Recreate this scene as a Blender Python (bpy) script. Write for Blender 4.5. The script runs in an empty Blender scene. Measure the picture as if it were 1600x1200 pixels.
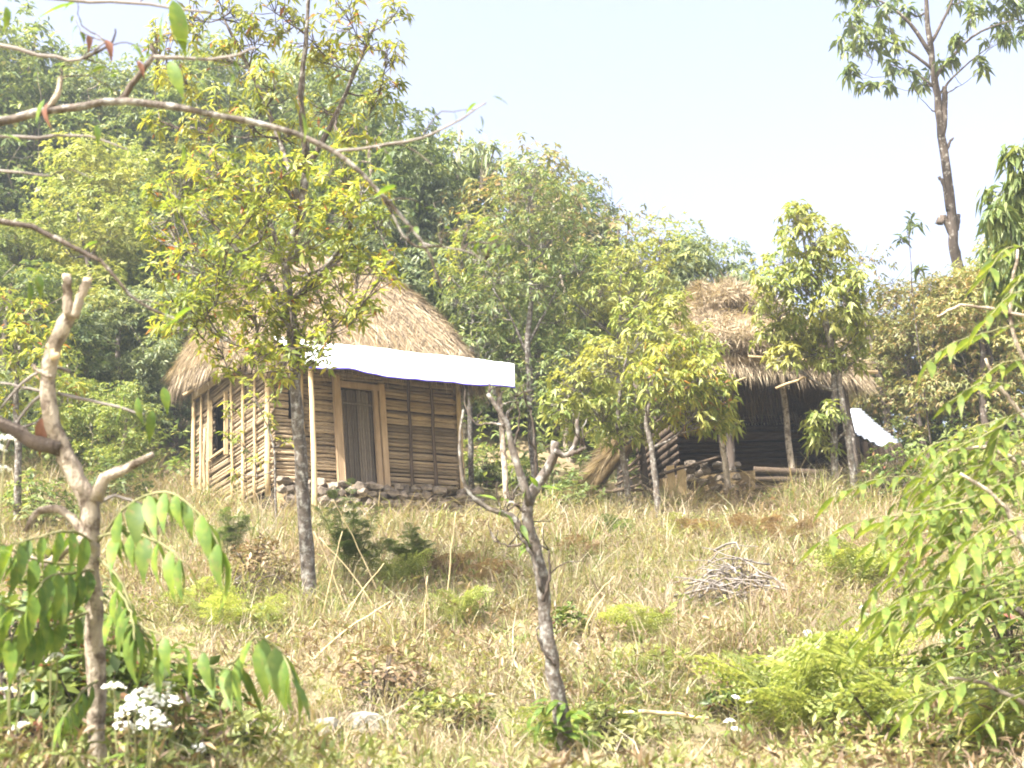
import bpy, bmesh, math, random
import numpy as np
from mathutils import Vector, Matrix

random.seed(11)
rng = np.random.default_rng(11)
scene = bpy.context.scene
COL = scene.collection

# ------------------------------------------------------------------ camera, sky, sun, exposure
PITCH, ROLL, FP = math.radians(16), math.radians(-3.6), 2000.0
cam_d = bpy.data.cameras.new('camera')
cam = bpy.data.objects.new('camera', cam_d)
COL.objects.link(cam)
CAM_R = Matrix.Rotation(math.pi / 2 + PITCH, 3, 'X') @ Matrix.Rotation(ROLL, 3, 'Z')
CAM_P = Vector((0, 0, 1.6))
cam.matrix_world = Matrix.Translation(CAM_P) @ CAM_R.to_4x4()
cam_d.sensor_fit = 'HORIZONTAL'
cam_d.sensor_width = 36
cam_d.lens = FP / 1600 * 36
cam_d.clip_start = 0.1
cam_d.clip_end = 6000
cam_d.dof.use_dof = True
cam_d.dof.focus_distance = 17
cam_d.dof.aperture_fstop = 3.4
scene.camera = cam

SUN = Vector((-0.50, -0.72, 1.08)).normalized()
world = bpy.data.worlds.new('World')
scene.world = world
world.use_nodes = True
wn = world.node_tree
for n in list(wn.nodes):
    wn.nodes.remove(n)
sky = wn.nodes.new('ShaderNodeTexSky')
sky.sky_type = 'NISHITA'
sky.sun_disc = False
sky.sun_elevation = math.asin(SUN.z)
sky.sun_rotation = math.atan2(SUN.x, SUN.y)
sky.air_density = 1.0
sky.dust_density = 6.0
sky.ozone_density = 1.0
hsv = wn.nodes.new('ShaderNodeHueSaturation')
hsv.inputs['Saturation'].default_value = 0.72
hsv.inputs['Value'].default_value = 1.0
hsv.inputs['Hue'].default_value = 0.52
bg = wn.nodes.new('ShaderNodeBackground')
bg.inputs['Strength'].default_value = 0.135
wo = wn.nodes.new('ShaderNodeOutputWorld')
wn.links.new(sky.outputs[0], hsv.inputs['Color'])
wn.links.new(hsv.outputs[0], bg.inputs['Color'])
wn.links.new(bg.outputs[0], wo.inputs['Surface'])

sun_d = bpy.data.lights.new('sun', 'SUN')
sun_d.energy = 4.8
sun_d.angle = math.radians(0.5)
sun_d.color = (1.0, 0.96, 0.89)
sun = bpy.data.objects.new('sun', sun_d)
sun.rotation_euler = SUN.to_track_quat('Z', 'Y').to_euler()
sun.location = SUN * 50
COL.objects.link(sun)

scene.view_settings.view_transform = 'Standard'
scene.view_settings.look = 'None'
scene.view_settings.exposure = 1.96
scene.view_settings.gamma = 1
scene.view_settings.use_curve_mapping = False
cy = scene.cycles
cy.max_bounces = 6
cy.diffuse_bounces = 3
cy.glossy_bounces = 2
cy.transmission_bounces = 3
cy.filter_width = 1.9


# ------------------------------------------------------------------ pixel and ground helpers
def at(px, py, d):
    return CAM_P + CAM_R @ (Vector(((px - 800) / FP, (600 - py) / FP, -1)) * d)


def proj(p):
    q = CAM_R.transposed() @ (Vector(p) - CAM_P)
    d = -q.z
    return 800 + q.x / d * FP, 600 - q.y / d * FP, d


CTRL = [at(*p) for p in (
    (0, 1235, 5.2), (-300, 1250, 5.0), (400, 1235, 6.3), (800, 1222, 7.3), (1200, 1222, 7.3), (1600, 1235, 6.0), (1900, 1250, 6),
    (880, 1145, 8.4), (300, 1030, 10.3), (1250, 1050, 10.0), (480, 940, 12.3), (820, 935, 12.6), (1200, 925, 12.8),
    (1500, 930, 12.5), (100, 960, 12), (250, 870, 16), (600, 850, 16.0), (1000, 858, 16.2), (1350, 830, 16.4), (1700, 830, 16),
    (290, 800, 19.5), (450, 822, 18.9), (600, 826, 19.0), (720, 830, 19.4), (780, 812, 20.3), (900, 800, 20.3), (1050, 810, 19.6), (1350, 765, 20), (1600, 740, 20),
    (0, 780, 19), (-300, 800, 19))]
CTRL += [Vector(p) for p in (
    (0, 0, 0), (-8, 0, 0.3), (8, 0, -0.2), (0, -8, -2.5), (-12, -8, -2), (12, -8, -3),
    (-4.6, 23, 6.0), (-2.5, 23.5, 5.9), (-0.5, 23, 5.75), (2.5, 23.5, 5.4), (5.5, 23.5, 5.5),
    (-9, 24, 7.6), (-14, 24, 8.2), (10, 24, 6.6), (15, 24, 7.2),
    (-4, 28, 9.2), (0, 28, 8.3), (5, 28, 7.2), (10, 28, 7.9),
    (-20, 40, 19.5), (-12, 40, 19), (-4, 38, 15.0), (1.5, 38, 12.6), (7, 34, 8.6), (12, 32, 8.6), (20, 36, 9),
    (-24, 52, 22), (-10, 50, 20), (2, 48, 13), (14, 46, 8), (28, 40, 8), (-30, 30, 16), (25, 20, 6), (-22, 14, 5), (22, 8, 2))]
CX = np.array([[c.x, c.y] for c in CTRL])
CZ = np.array([c.z for c in CTRL])


def _rbf_fit():
    n = len(CX)
    D = np.sqrt(((CX[:, None] - CX[None]) ** 2).sum(-1) + 0.6)
    Pm = np.hstack([np.ones((n, 1)), CX])
    A = np.zeros((n + 3, n + 3))
    A[:n, :n] = D + np.eye(n) * -0.03
    A[:n, n:] = Pm
    A[n:, :n] = Pm.T
    return np.linalg.solve(A, np.concatenate([CZ, np.zeros(3)]))


RB = _rbf_fit()


def ground(x, y):
    x = np.atleast_1d(np.asarray(x, float)).ravel()
    y = np.atleast_1d(np.asarray(y, float)).ravel()
    out = np.empty_like(x)
    for i in range(0, len(x), 20000):
        a, b = x[i:i + 20000], y[i:i + 20000]
        D = np.sqrt((a[:, None] - CX[:, 0]) ** 2 + (b[:, None] - CX[:, 1]) ** 2 + 0.6)
        xc, yc = np.clip(a, -40, 40), np.clip(b, -20, 60)
        z = D @ RB[:-3] + RB[-3] + RB[-2] * a + RB[-1] * b
        rr = np.hypot(a, b - 20)
        k = np.clip((rr - 45) / 80, 0, 1)
        k = k * k * (3 - 2 * k)
        z = z * (1 - k) + k * 0.0
        z += 0.05 * np.sin(a * 1.9 + b * 0.7) * np.sin(b * 2.3 - a * 0.5) + 0.03 * np.sin(a * 5.1 + 1) * np.sin(b * 4.3)
        out[i:i + 20000] = z
    return out


def gz(x, y):
    return float(ground(x, y)[0])


def hit(px, py, d0=4.5, d1=60):
    """the point where the line of sight through a pixel meets the ground"""
    d = np.arange(d0, d1, 0.1)
    P = np.array([at(px, py, t) for t in d])
    under = P[:, 2] < ground(P[:, 0], P[:, 1])
    i = int(np.argmax(under)) if under.any() else len(d) - 1
    return Vector((P[i, 0], P[i, 1], gz(P[i, 0], P[i, 1])))


def on_ground(px, d, py=800):
    p = at(px, py, d)
    return Vector((p.x, p.y, gz(p.x, p.y)))


# ------------------------------------------------------------------ materials
def new_mat(name):
    m = bpy.data.materials.new(name)
    m.use_nodes = True
    nt = m.node_tree
    b = nt.nodes['Principled BSDF']
    return m, nt, b


def ramp(nt, stops, fac=None):
    r = nt.nodes.new('ShaderNodeValToRGB')
    e = r.color_ramp.elements
    while len(e) > 1:
        e.remove(e[-1])
    e[0].position, e[0].color = stops[0][0], (*stops[0][1], 1)
    for p, c in stops[1:]:
        x = e.new(p)
        x.color = (*c, 1)
    if fac is not None:
        nt.links.new(fac, r.inputs[0])
    return r


def noise(nt, scale, detail=4, coord='Object', vec=None, rough=0.6):
    t = nt.nodes.new('ShaderNodeTexNoise')
    t.inputs['Scale'].default_value = scale
    t.inputs['Detail'].default_value = detail
    t.inputs['Roughness'].default_value = rough
    if vec is None:
        tc = nt.nodes.new('ShaderNodeTexCoord')
        vec = tc.outputs[coord]
    nt.links.new(vec, t.inputs['Vector'])
    return t


def mixc(nt, a, b, fac, mode='MIX'):
    m = nt.nodes.new('ShaderNodeMix')
    m.data_type = 'RGBA'
    m.blend_type = mode
    for s, v in ((m.inputs[0], fac), (m.inputs[6], a), (m.inputs[7], b)):
        if hasattr(v, 'links'):
            nt.links.new(v, s)
        elif isinstance(v, tuple):
            s.default_value = (*v, 1)
        else:
            s.default_value = v
    return m.outputs[2]


def leaf_mat(name, stops, transl=0.35, rough=0.45, patch=1.2, patch_amt=0.5, patch_col=None, spec=0.4, obj_var=0.0):
    m, nt, b = new_mat(name)
    g = nt.nodes.new('ShaderNodeNewGeometry')
    r = ramp(nt, stops, g.outputs['Random Per Island'])
    col = r.outputs[0]
    if patch_col:
        n = noise(nt, patch, 2)
        k = nt.nodes.new('ShaderNodeMapRange')
        k.inputs['From Min'].default_value = 0.45
        k.inputs['From Max'].default_value = 0.62
        k.inputs['To Max'].default_value = patch_amt
        nt.links.new(n.outputs[0], k.inputs['Value'])
        col = mixc(nt, col, patch_col, k.outputs[0])
    if obj_var:
        oi = nt.nodes.new('ShaderNodeObjectInfo')
        rr = ramp(nt, [(0, (1 - obj_var,) * 3), (0.5, (1, 1, 1)), (1, (1 + obj_var, 1 + obj_var * .8, 1))], oi.outputs['Random'])
        col = mixc(nt, col, rr.outputs[0], 1.0, 'MULTIPLY')
    nt.links.new(col, b.inputs['Base Color'])
    b.inputs['Roughness'].default_value = rough
    b.inputs['Specular IOR Level'].default_value = spec
    t = nt.nodes.new('ShaderNodeBsdfTranslucent')
    tcol = mixc(nt, col, (1.25, 1.2, 0.6), 1.0, 'MULTIPLY')
    nt.links.new(tcol, t.inputs['Color'])
    ms = nt.nodes.new('ShaderNodeMixShader')
    ms.inputs[0].default_value = transl
    nt.links.new(b.outputs[0], ms.inputs[1])
    nt.links.new(t.outputs[0], ms.inputs[2])
    nt.links.new(ms.outputs[0], nt.nodes['Material Output'].inputs['Surface'])
    return m


def blemish(m, scale, col, lo=.60, hi=.68):
    nt = m.node_tree
    b = nt.nodes['Principled BSDF']
    src = b.inputs['Base Color'].links[0].from_socket
    oi = nt.nodes.new('ShaderNodeObjectInfo')
    tc = nt.nodes.new('ShaderNodeTexCoord')
    ad = nt.nodes.new('ShaderNodeVectorMath')
    sc_ = nt.nodes.new('ShaderNodeVectorMath')
    sc_.operation = 'SCALE'
    sc_.inputs['Scale'].default_value = 40
    cx_ = nt.nodes.new('ShaderNodeCombineXYZ')
    nt.links.new(oi.outputs['Random'], cx_.inputs[0])
    nt.links.new(cx_.outputs[0], sc_.inputs[0])
    nt.links.new(tc.outputs['Object'], ad.inputs[0])
    nt.links.new(sc_.outputs[0], ad.inputs[1])
    n = noise(nt, scale, 3, vec=ad.outputs[0])
    k = nt.nodes.new('ShaderNodeMapRange')
    k.inputs['From Min'].default_value = lo
    k.inputs['From Max'].default_value = hi
    nt.links.new(n.outputs[0], k.inputs['Value'])
    nt.links.new(mixc(nt, src, col, k.outputs[0]), b.inputs['Base Color'])


def surf_mat(name, c1, c2, scale=6, stretch=(1, 1, 1), rough=0.85, patch=None, pscale=5, plo=0.5, phi=0.6, bump=0.3, bscale=None, obj_var=0.0, spec=0.25, coord='Object'):
    m, nt, b = new_mat(name)
    tc = nt.nodes.new('ShaderNodeTexCoord')
    mp = nt.nodes.new('ShaderNodeMapping')
    mp.inputs['Scale'].default_value = stretch
    nt.links.new(tc.outputs[coord], mp.inputs['Vector'])
    n = noise(nt, scale, 5, vec=mp.outputs[0])
    r = ramp(nt, [(0.3, c1), (0.7, c2)], n.outputs[0])
    col = r.outputs[0]
    if patch:
        n2 = noise(nt, pscale, 5, vec=tc.outputs[coord], rough=0.65)
        k = nt.nodes.new('ShaderNodeMapRange')
        k.inputs['From Min'].default_value = plo
        k.inputs['From Max'].default_value = phi
        nt.links.new(n2.outputs[0], k.inputs['Value'])
        col = mixc(nt, col, patch, k.outputs[0])
    if obj_var:
        oi = nt.nodes.new('ShaderNodeObjectInfo')
        rr = ramp(nt, [(0, (1 - obj_var,) * 3), (1, (1 + obj_var,) * 3)], oi.outputs['Random'])
        col = mixc(nt, col, rr.outputs[0], 1.0, 'MULTIPLY')
    nt.links.new(col, b.inputs['Base Color'])
    b.inputs['Roughness'].default_value = rough
    b.inputs['Specular IOR Level'].default_value = spec
    if bump:
        n3 = noise(nt, bscale or scale * 4, 4, vec=mp.outputs[0])
        bp = nt.nodes.new('ShaderNodeBump')
        bp.inputs['Strength'].default_value = bump
        bp.inputs['Distance'].default_value = 0.02
        nt.links.new(n3.outputs[0], bp.inputs['Height'])
        nt.links.new(bp.outputs[0], b.inputs['Normal'])
    return m


M = {}
M['soil'] = surf_mat('soil', (0.16, 0.12, 0.07), (0.27, 0.21, 0.12), 1.5, patch=(0.10, 0.12, 0.05), pscale=0.5, plo=0.45, phi=0.62, bump=0.5, bscale=20)
M['bark_lichen'] = surf_mat('bark_lichen', (0.06, 0.05, 0.042), (0.16, 0.13, 0.105), 14, (1, 1, .5), patch=(0.33, 0.32, 0.29), pscale=18, plo=0.48, phi=0.66, bump=0.8, bscale=40)
M['bark_pale'] = surf_mat('bark_pale', (0.22, 0.175, 0.13), (0.48, 0.41, 0.32), 16, (1, 1, .4), patch=(0.12, 0.09, 0.065), pscale=13, plo=0.50, phi=0.62, bump=1.0, bscale=60)
M['bark_brown'] = surf_mat('bark_brown', (0.045, 0.035, 0.028), (0.11, 0.085, 0.066), 8, (1, 1, .3), patch=(0.30, 0.28, 0.25), pscale=9, plo=0.56, phi=0.66, bump=0.8, bscale=40)
M['cut_wood'] = surf_mat('cut_wood', (0.55, 0.42, 0.25), (0.68, 0.54, 0.35), 20, bump=0.1)
M['pole'] = surf_mat('pole', (0.36, 0.26, 0.14), (0.52, 0.39, 0.22), 6, (3, 3, .5), patch=(0.24, 0.18, 0.11), pscale=5, plo=0.55, phi=0.7, bump=0.3, obj_var=0.12)
M['split'] = surf_mat('split', (0.21, 0.15, 0.09), (0.45, 0.345, 0.215), 11, (.6, 3, 3), patch=(0.10, 0.072, 0.05), pscale=5, plo=0.53, phi=0.66, bump=0.7, obj_var=0.4)
M['frame_wood'] = surf_mat('frame_wood', (0.27, 0.185, 0.11), (0.40, 0.29, 0.18), 6, (3, 3, .5), bump=0.3, obj_var=0.1)
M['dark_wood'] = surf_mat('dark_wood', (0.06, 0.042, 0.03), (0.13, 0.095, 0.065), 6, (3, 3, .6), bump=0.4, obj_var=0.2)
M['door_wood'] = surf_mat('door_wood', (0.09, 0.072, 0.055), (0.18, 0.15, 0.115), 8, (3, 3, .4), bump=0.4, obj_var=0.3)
M['shade_backing'] = surf_mat('shade_backing', (0.03, 0.023, 0.018), (0.06, 0.046, 0.034), 6)  # near-black colour paints the interior shade seen between sticks
M['stone'] = surf_mat('stone', (0.13, 0.105, 0.08), (0.27, 0.22, 0.17), 9, patch=(0.08, 0.065, 0.05), pscale=4, plo=0.5, phi=0.65, bump=0.5, obj_var=0.3)
M['pale_stone'] = surf_mat('pale_stone', (0.38, 0.36, 0.32), (0.55, 0.53, 0.49), 6, patch=(0.35, 0.32, 0.27), pscale=5, plo=0.6, phi=0.75, bump=0.5)
M['tarp'] = surf_mat('tarp', (0.78, 0.79, 0.82), (0.84, 0.85, 0.87), 3, rough=0.5, bump=0.05, spec=0.4)
M['tarp_hem'] = surf_mat('tarp_hem', (0.07, 0.05, 0.36), (0.10, 0.08, 0.45), 4, rough=0.6, bump=0)
M['sheet'] = surf_mat('sheet', (0.36, 0.40, 0.47), (0.50, 0.54, 0.60), 3, rough=0.5, bump=0.05)
M['thatch_base'] = surf_mat('thatch_base', (0.15, 0.105, 0.055), (0.26, 0.19, 0.10), 14, (1, 1, 3), bump=0.8, bscale=40)
STRAW = [(0, (0.08, 0.06, 0.04)), (0.3, (0.22, 0.165, 0.105)), (0.65, (0.39, 0.305, 0.20)), (1, (0.56, 0.46, 0.32))]
M['straw'] = leaf_mat('straw', STRAW, transl=0.15, rough=0.6, patch=3.5, patch_amt=0.6, patch_col=(0.20, 0.15, 0.10), spec=0.3)
M['straw_pale'] = leaf_mat('straw_pale', [(0, (0.11, 0.08, 0.05)), (0.4, (0.32, 0.25, 0.16)), (1, (0.60, 0.50, 0.35))], transl=0.15, rough=0.6, patch=4, patch_amt=0.6, patch_col=(0.22, 0.165, 0.11), spec=0.3)
M['dry_grass'] = leaf_mat('dry_grass', [(0, (0.168, 0.129, 0.098)), (0.25, (0.302, 0.241, 0.172)), (0.6, (0.403, 0.336, 0.253)), (0.8, (0.280, 0.291, 0.149)), (1, (0.560, 0.504, 0.380))], transl=0.3, rough=0.55, patch=0.55, patch_amt=0.55, patch_col=(0.28, 0.19, 0.13), spec=0.3)
M['green_grass'] = leaf_mat('green_grass', [(0, (0.10, 0.13, 0.035)), (0.5, (0.18, 0.225, 0.07)), (1, (0.32, 0.33, 0.13))], transl=0.35, patch=0.8, patch_amt=0.4, patch_col=(0.36, 0.31, 0.13), spec=0.3)
M['fern'] = leaf_mat('fern', [(0, (0.20, 0.25, 0.08)), (0.6, (0.31, 0.36, 0.13)), (1, (0.42, 0.44, 0.19))], transl=0.5, obj_var=0.2)
M['fern_dry'] = leaf_mat('fern_dry', [(0, (0.20, 0.13, 0.085)), (0.6, (0.30, 0.205, 0.135)), (1, (0.38, 0.28, 0.19))], transl=0.25, obj_var=0.2)
M['fern_blue'] = leaf_mat('fern_blue', [(0, (0.07, 0.12, 0.04)), (0.6, (0.13, 0.20, 0.07)), (1, (0.22, 0.28, 0.10))], transl=0.4, obj_var=0.2)
M['yellow_leaf'] = leaf_mat('yellow_leaf', [(0, (0.145, 0.194, 0.039)), (0.35, (0.233, 0.281, 0.066)), (0.75, (0.359, 0.359, 0.066)), (0.955, (0.436, 0.369, 0.077)), (0.965, (0.330, 0.116, 0.044)), (1, (0.291, 0.107, 0.055))], transl=0.55, patch=1.5, patch_amt=0.7, patch_col=(0.17, 0.22, 0.05), obj_var=0)
M['olive_leaf'] = leaf_mat('olive_leaf', [(0, (0.115, 0.161, 0.034)), (0.5, (0.230, 0.265, 0.057)), (0.94, (0.368, 0.356, 0.081)), (0.96, (0.345, 0.149, 0.057)), (1, (0.322, 0.138, 0.069))], transl=0.42, patch=1.5, patch_amt=0.5, patch_col=(0.32, 0.29, 0.05))
M['forest_mid'] = leaf_mat('forest_mid', [(0, (0.088, 0.135, 0.043)), (0.5, (0.174, 0.232, 0.075)), (0.9, (0.285, 0.329, 0.118)), (1, (0.444, 0.404, 0.169))], transl=0.42, patch=0.9, patch_amt=0.4, patch_col=(0.20, 0.23, 0.09), obj_var=0.22)
M['forest_grey'] = leaf_mat('forest_grey', [(0, (0.095, 0.135, 0.075)), (0.5, (0.183, 0.232, 0.127)), (1, (0.333, 0.359, 0.220))], transl=0.42, patch=0.9, patch_amt=0.4, patch_col=(0.13, 0.15, 0.05), obj_var=0.2)
M['forest_dark'] = leaf_mat('forest_dark', [(0, (0.056, 0.090, 0.034)), (0.5, (0.111, 0.158, 0.060)), (1, (0.206, 0.239, 0.101))], transl=0.42, patch=0.9, patch_amt=0.4, patch_col=(0.13, 0.15, 0.04), obj_var=0.2)
M['forest_yellow'] = leaf_mat('forest_yellow', [(0, (0.13, 0.18, 0.045)), (0.5, (0.22, 0.265, 0.07)), (1, (0.34, 0.35, 0.12))], transl=0.42, patch=0.9, patch_amt=0.5, patch_col=(0.34, 0.30, 0.08), obj_var=0.18)
M['forest_rust'] = leaf_mat('forest_rust', [(0, (0.15, 0.17, 0.06)), (0.5, (0.24, 0.24, 0.09)), (0.78, (0.30, 0.22, 0.10)), (1, (0.38, 0.25, 0.14))], transl=0.38, patch=1.2, patch_amt=0.5, patch_col=(0.20, 0.23, 0.08), obj_var=0.18)
M['near_leaf'] = leaf_mat('near_leaf', [(0, (0.10, 0.17, 0.035)), (1, (0.10, 0.17, 0.035))], transl=0.45, rough=0.5, spec=0.25, patch=2.5, patch_amt=0.6, patch_col=(0.24, 0.30, 0.05), obj_var=0.3)
M['right_leaf'] = leaf_mat('right_leaf', [(0, (0.13, 0.19, 0.042)), (1, (0.13, 0.19, 0.042))], transl=0.45, rough=0.5, spec=0.25, patch=2.5, patch_amt=0.6, patch_col=(0.30, 0.33, 0.08), obj_var=0.35)
blemish(M['near_leaf'], 5, (0.22, 0.16, 0.06), .60, .72)
blemish(M['right_leaf'], 5, (0.30, 0.22, 0.08), .60, .72)
blemish(M['near_leaf'], 2.2, (0.06, 0.11, 0.025), .50, .75)
blemish(M['right_leaf'], 2.2, (0.10, 0.15, 0.035), .45, .75)
M['red_leaf'] = leaf_mat('red_leaf', [(0, (0.17, 0.075, 0.045)), (1, (0.17, 0.075, 0.045))], transl=0.2)
M['herb_leaf'] = leaf_mat('herb_leaf', [(0, (0.05, 0.085, 0.02)), (0.6, (0.11, 0.16, 0.04)), (0.93, (0.19, 0.22, 0.06)), (0.95, (0.22, 0.07, 0.05)), (1, (0.24, 0.08, 0.05))], transl=0.3, patch=2, patch_amt=0.5, patch_col=(0.18, 0.20, 0.05))
M['brown_brush'] = leaf_mat('brown_brush', [(0, (0.10, 0.07, 0.045)), (0.5, (0.22, 0.15, 0.09)), (0.8, (0.30, 0.22, 0.12)), (1, (0.16, 0.17, 0.06))], transl=0.2)
M['petal'] = leaf_mat('petal', [(0, (0.72, 0.73, 0.70)), (1, (0.84, 0.84, 0.82))], transl=0.25, rough=0.6)
M['twig_grey'] = surf_mat('twig_grey', (0.13, 0.11, 0.095), (0.27, 0.24, 0.215), 10, bump=0.3)
M['stalk'] = surf_mat('stalk', (0.46, 0.36, 0.19), (0.60, 0.49, 0.29), 10, bump=0)
M['stem_green'] = surf_mat('stem_green', (0.12, 0.13, 0.05), (0.22, 0.20, 0.10), 10, bump=0)


# ------------------------------------------------------------------ mesh helpers
class MB:
    """collects vertices and faces; build() links them as one mesh object"""

    def __init__(self):
        self.V, self.F, self.n = [], [], 0

    def add(self, V, F):
        V = np.asarray(V, float).reshape(-1, 3)
        if not len(V):
            return self
        for f in (F if isinstance(F, list) else [F]):
            self.F.append(np.asarray(f, int) + self.n)
        self.V.append(V)
        self.n += len(V)
        return self

    def mesh(self, name, mat, smooth=False):
        me = bpy.data.meshes.new(name)
        V = np.concatenate(self.V) if self.V else np.zeros((0, 3))
        loops = np.concatenate([f.ravel() for f in self.F]) if self.F else np.zeros(0, int)
        cnt = np.concatenate([np.full(len(f), f.shape[1]) for f in self.F]) if self.F else np.zeros(0, int)
        me.vertices.add(len(V))
        me.vertices.foreach_set('co', V.ravel())
        me.loops.add(len(loops))
        me.loops.foreach_set('vertex_index', loops)
        me.polygons.add(len(cnt))
        st = np.zeros(len(cnt), int)
        st[1:] = np.cumsum(cnt)[:-1]
        me.polygons.foreach_set('loop_start', st)
        me.polygons.foreach_set('loop_total', cnt)
        if smooth:
            me.polygons.foreach_set('use_smooth', np.ones(len(cnt), bool))
        me.update(calc_edges=True)
        me.materials.append(M[mat])
        return me

    def build(self, name, mat, parent=None, smooth=False, loc=None):
        return link(name, self.mesh(name, mat, smooth), parent, loc)


def link(name, me, parent=None, loc=None, mat4=None):
    o = bpy.data.objects.new(name, me)
    COL.objects.link(o)
    if parent:
        o.parent = parent
    if mat4 is not None:
        o.matrix_local = mat4
    elif loc is not None:
        o.location = loc
    return o


def thing(name, label, cat, loc, group=None, rz=0.0):
    o = bpy.data.objects.new(name, None)
    o.empty_display_size = 0.2
    COL.objects.link(o)
    o.location = loc
    o.rotation_euler = (0, 0, rz)
    return tag(o, label, cat, group)


def tag(o, label, cat, group=None, kind=None):
    o['label'] = label
    o['category'] = cat
    if group:
        o['group'] = group
    if kind:
        o['kind'] = kind
    return o


def unit(a):
    a = np.asarray(a, float)
    return a / np.maximum(np.linalg.norm(a, axis=-1, keepdims=True), 1e-9)


def tube(mb, pts, radii, sides=6, cap=True, rough=0.0):
    P = np.array([tuple(p) for p in pts], float)
    n = len(P)
    r = np.broadcast_to(np.asarray(radii, float), (n,)) if np.ndim(radii) == 0 else np.asarray(radii, float)
    T = np.gradient(P, axis=0)
    T = unit(T)
    ref = np.array([0.31, 0.95, 0.05]) if abs(T[0, 2]) > 0.8 else np.array([0, 0, 1.0])
    e1 = unit(np.cross(T, ref))
    e2 = np.cross(T, e1)
    a = np.linspace(0, 2 * np.pi, sides, endpoint=False)
    rr = r[:, None] * (1 + rough * rng.uniform(-1, 1, (n, sides)))
    V = P[:, None] + rr[..., None] * (np.cos(a)[None, :, None] * e1[:, None] + np.sin(a)[None, :, None] * e2[:, None])
    i = np.arange(n - 1)[:, None] * sides
    j = np.arange(sides)[None]
    k = (j + 1) % sides
    F = [np.stack([i + j, i + k, i + sides + k, i + sides + j], -1).reshape(-1, 4)]
    if cap:
        F.append(np.arange(sides)[::-1][None])
        F.append(((n - 1) * sides + np.arange(sides))[None])
    mb.add(V.reshape(-1, 3), F)
    return mb


def spline(pts, n=16, wob=0.0):
    """smooth curve through points (Catmull-Rom), optionally wobbling"""
    P = [Vector(p) for p in pts]
    P = [P[0] * 2 - P[1]] + P + [P[-1] * 2 - P[-2]]
    out = []
    m = len(P) - 3
    for i in range(n + 1):
        u = i / n * m
        k = min(int(u), m - 1)
        t = u - k
        a, b, c, d = P[k:k + 4]
        q = 0.5 * ((2 * b) + (c - a) * t + (2 * a - 5 * b + 4 * c - d) * t * t + (3 * b - a - 3 * c + d) * t ** 3)
        if wob and 0 < i < n:
            q = q + Vector([random.uniform(-wob, wob) for _ in range(3)])
        out.append(q)
    return out


def leaf_tris(base, d, up, L, W, droop=0.0, fold=0.18):
    base, d, up = (np.asarray(v, float) for v in (base, d, up))
    n = len(base)
    L = np.broadcast_to(L, (n,))[:, None]
    W = np.broadcast_to(W, (n,))[:, None]
    droop = np.broadcast_to(droop, (n,))[:, None]
    d = unit(d)
    s = unit(np.cross(d, up) + 1e-6)
    nr = np.cross(s, d)
    z = np.array([0, 0, -1.0])
    mid = base + d * L * 0.45 + z * droop * L * 0.12
    tip = base + d * L + z * droop * L * 0.6
    V = np.stack([base, mid + s * W * 0.5 + nr * W * fold, tip, mid - s * W * 0.5 + nr * W * fold], 1).reshape(-1, 3)
    i = np.arange(n)[:, None] * 4
    F = np.concatenate([i + [[0, 1, 2]], i + [[0, 2, 3]]])
    return V, F


def rosettes(mb, T, D, k, L, W, th=(0.7, 1.5), droop=0.4, jit=0.3):
    """k leaves fanned round each twig tip"""
    n = len(T)
    D = unit(D)
    ref = np.where(np.abs(D[:, 2:3]) > 0.9, [[1.0, 0, 0]], [[0, 0, 1.0]])
    e1 = unit(np.cross(D, ref))
    e2 = np.cross(D, e1)
    ph = (np.arange(k)[None] / k * 2 * np.pi + rng.uniform(0, 6.28, (n, 1)) + rng.uniform(-.5, .5, (n, k)))[..., None]
    t = rng.uniform(*th, (n, k))[..., None]
    d = np.cos(t) * D[:, None] + np.sin(t) * (np.cos(ph) * e1[:, None] + np.sin(ph) * e2[:, None])
    d[..., 2] -= droop * rng.uniform(0.4, 1.3, (n, k))
    d = d.reshape(-1, 3)
    b = (T[:, None] + rng.normal(0, 0.15, (n, k, 3)) * L).reshape(-1, 3)
    up = np.repeat(D, k, 0) + rng.normal(0, jit, (n * k, 3)) + [0, 0, .4]
    s = rng.uniform(0.6, 1.2, n * k)
    mb.add(*leaf_tris(b, d, up, L * s, W * s, droop))
    return mb


def ball(n, shell=0.55):
    v = unit(rng.normal(size=(n, 3)))
    return v * (rng.uniform(shell ** 3, 1, (n, 1)) ** (1 / 3))


# ------------------------------------------------------------------ ground sheet
def build_ground():
    def axis(lo, hi, step, far):
        core = np.arange(lo, hi + 1e-6, step)
        k = np.array([1, 2.2, 5, 12, 30, 80, 250, 900, 3000])
        return np.concatenate([(lo - k)[::-1], core, hi + k])
    X = axis(-14, 16, 0.3, 0)
    Y = axis(2, 52, 0.3, 0)
    gx, gy = np.meshgrid(X, Y)
    Z = ground(gx.ravel(), gy.ravel())
    V = np.stack([gx.ravel(), gy.ravel(), Z], 1)
    nx = len(X)
    i = (np.arange(len(Y) - 1)[:, None] * nx + np.arange(nx - 1)[None]).reshape(-1, 1)
    F = np.concatenate([i, i + 1, i + 1 + nx, i + nx], 1)
    o = MB().add(V, F).build('ground', 'soil', smooth=True)
    o['kind'] = 'structure'
    o['label'] = 'sloping earth hillside under grass and trees'
    o['category'] = 'ground'
    return o


build_ground()


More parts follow.
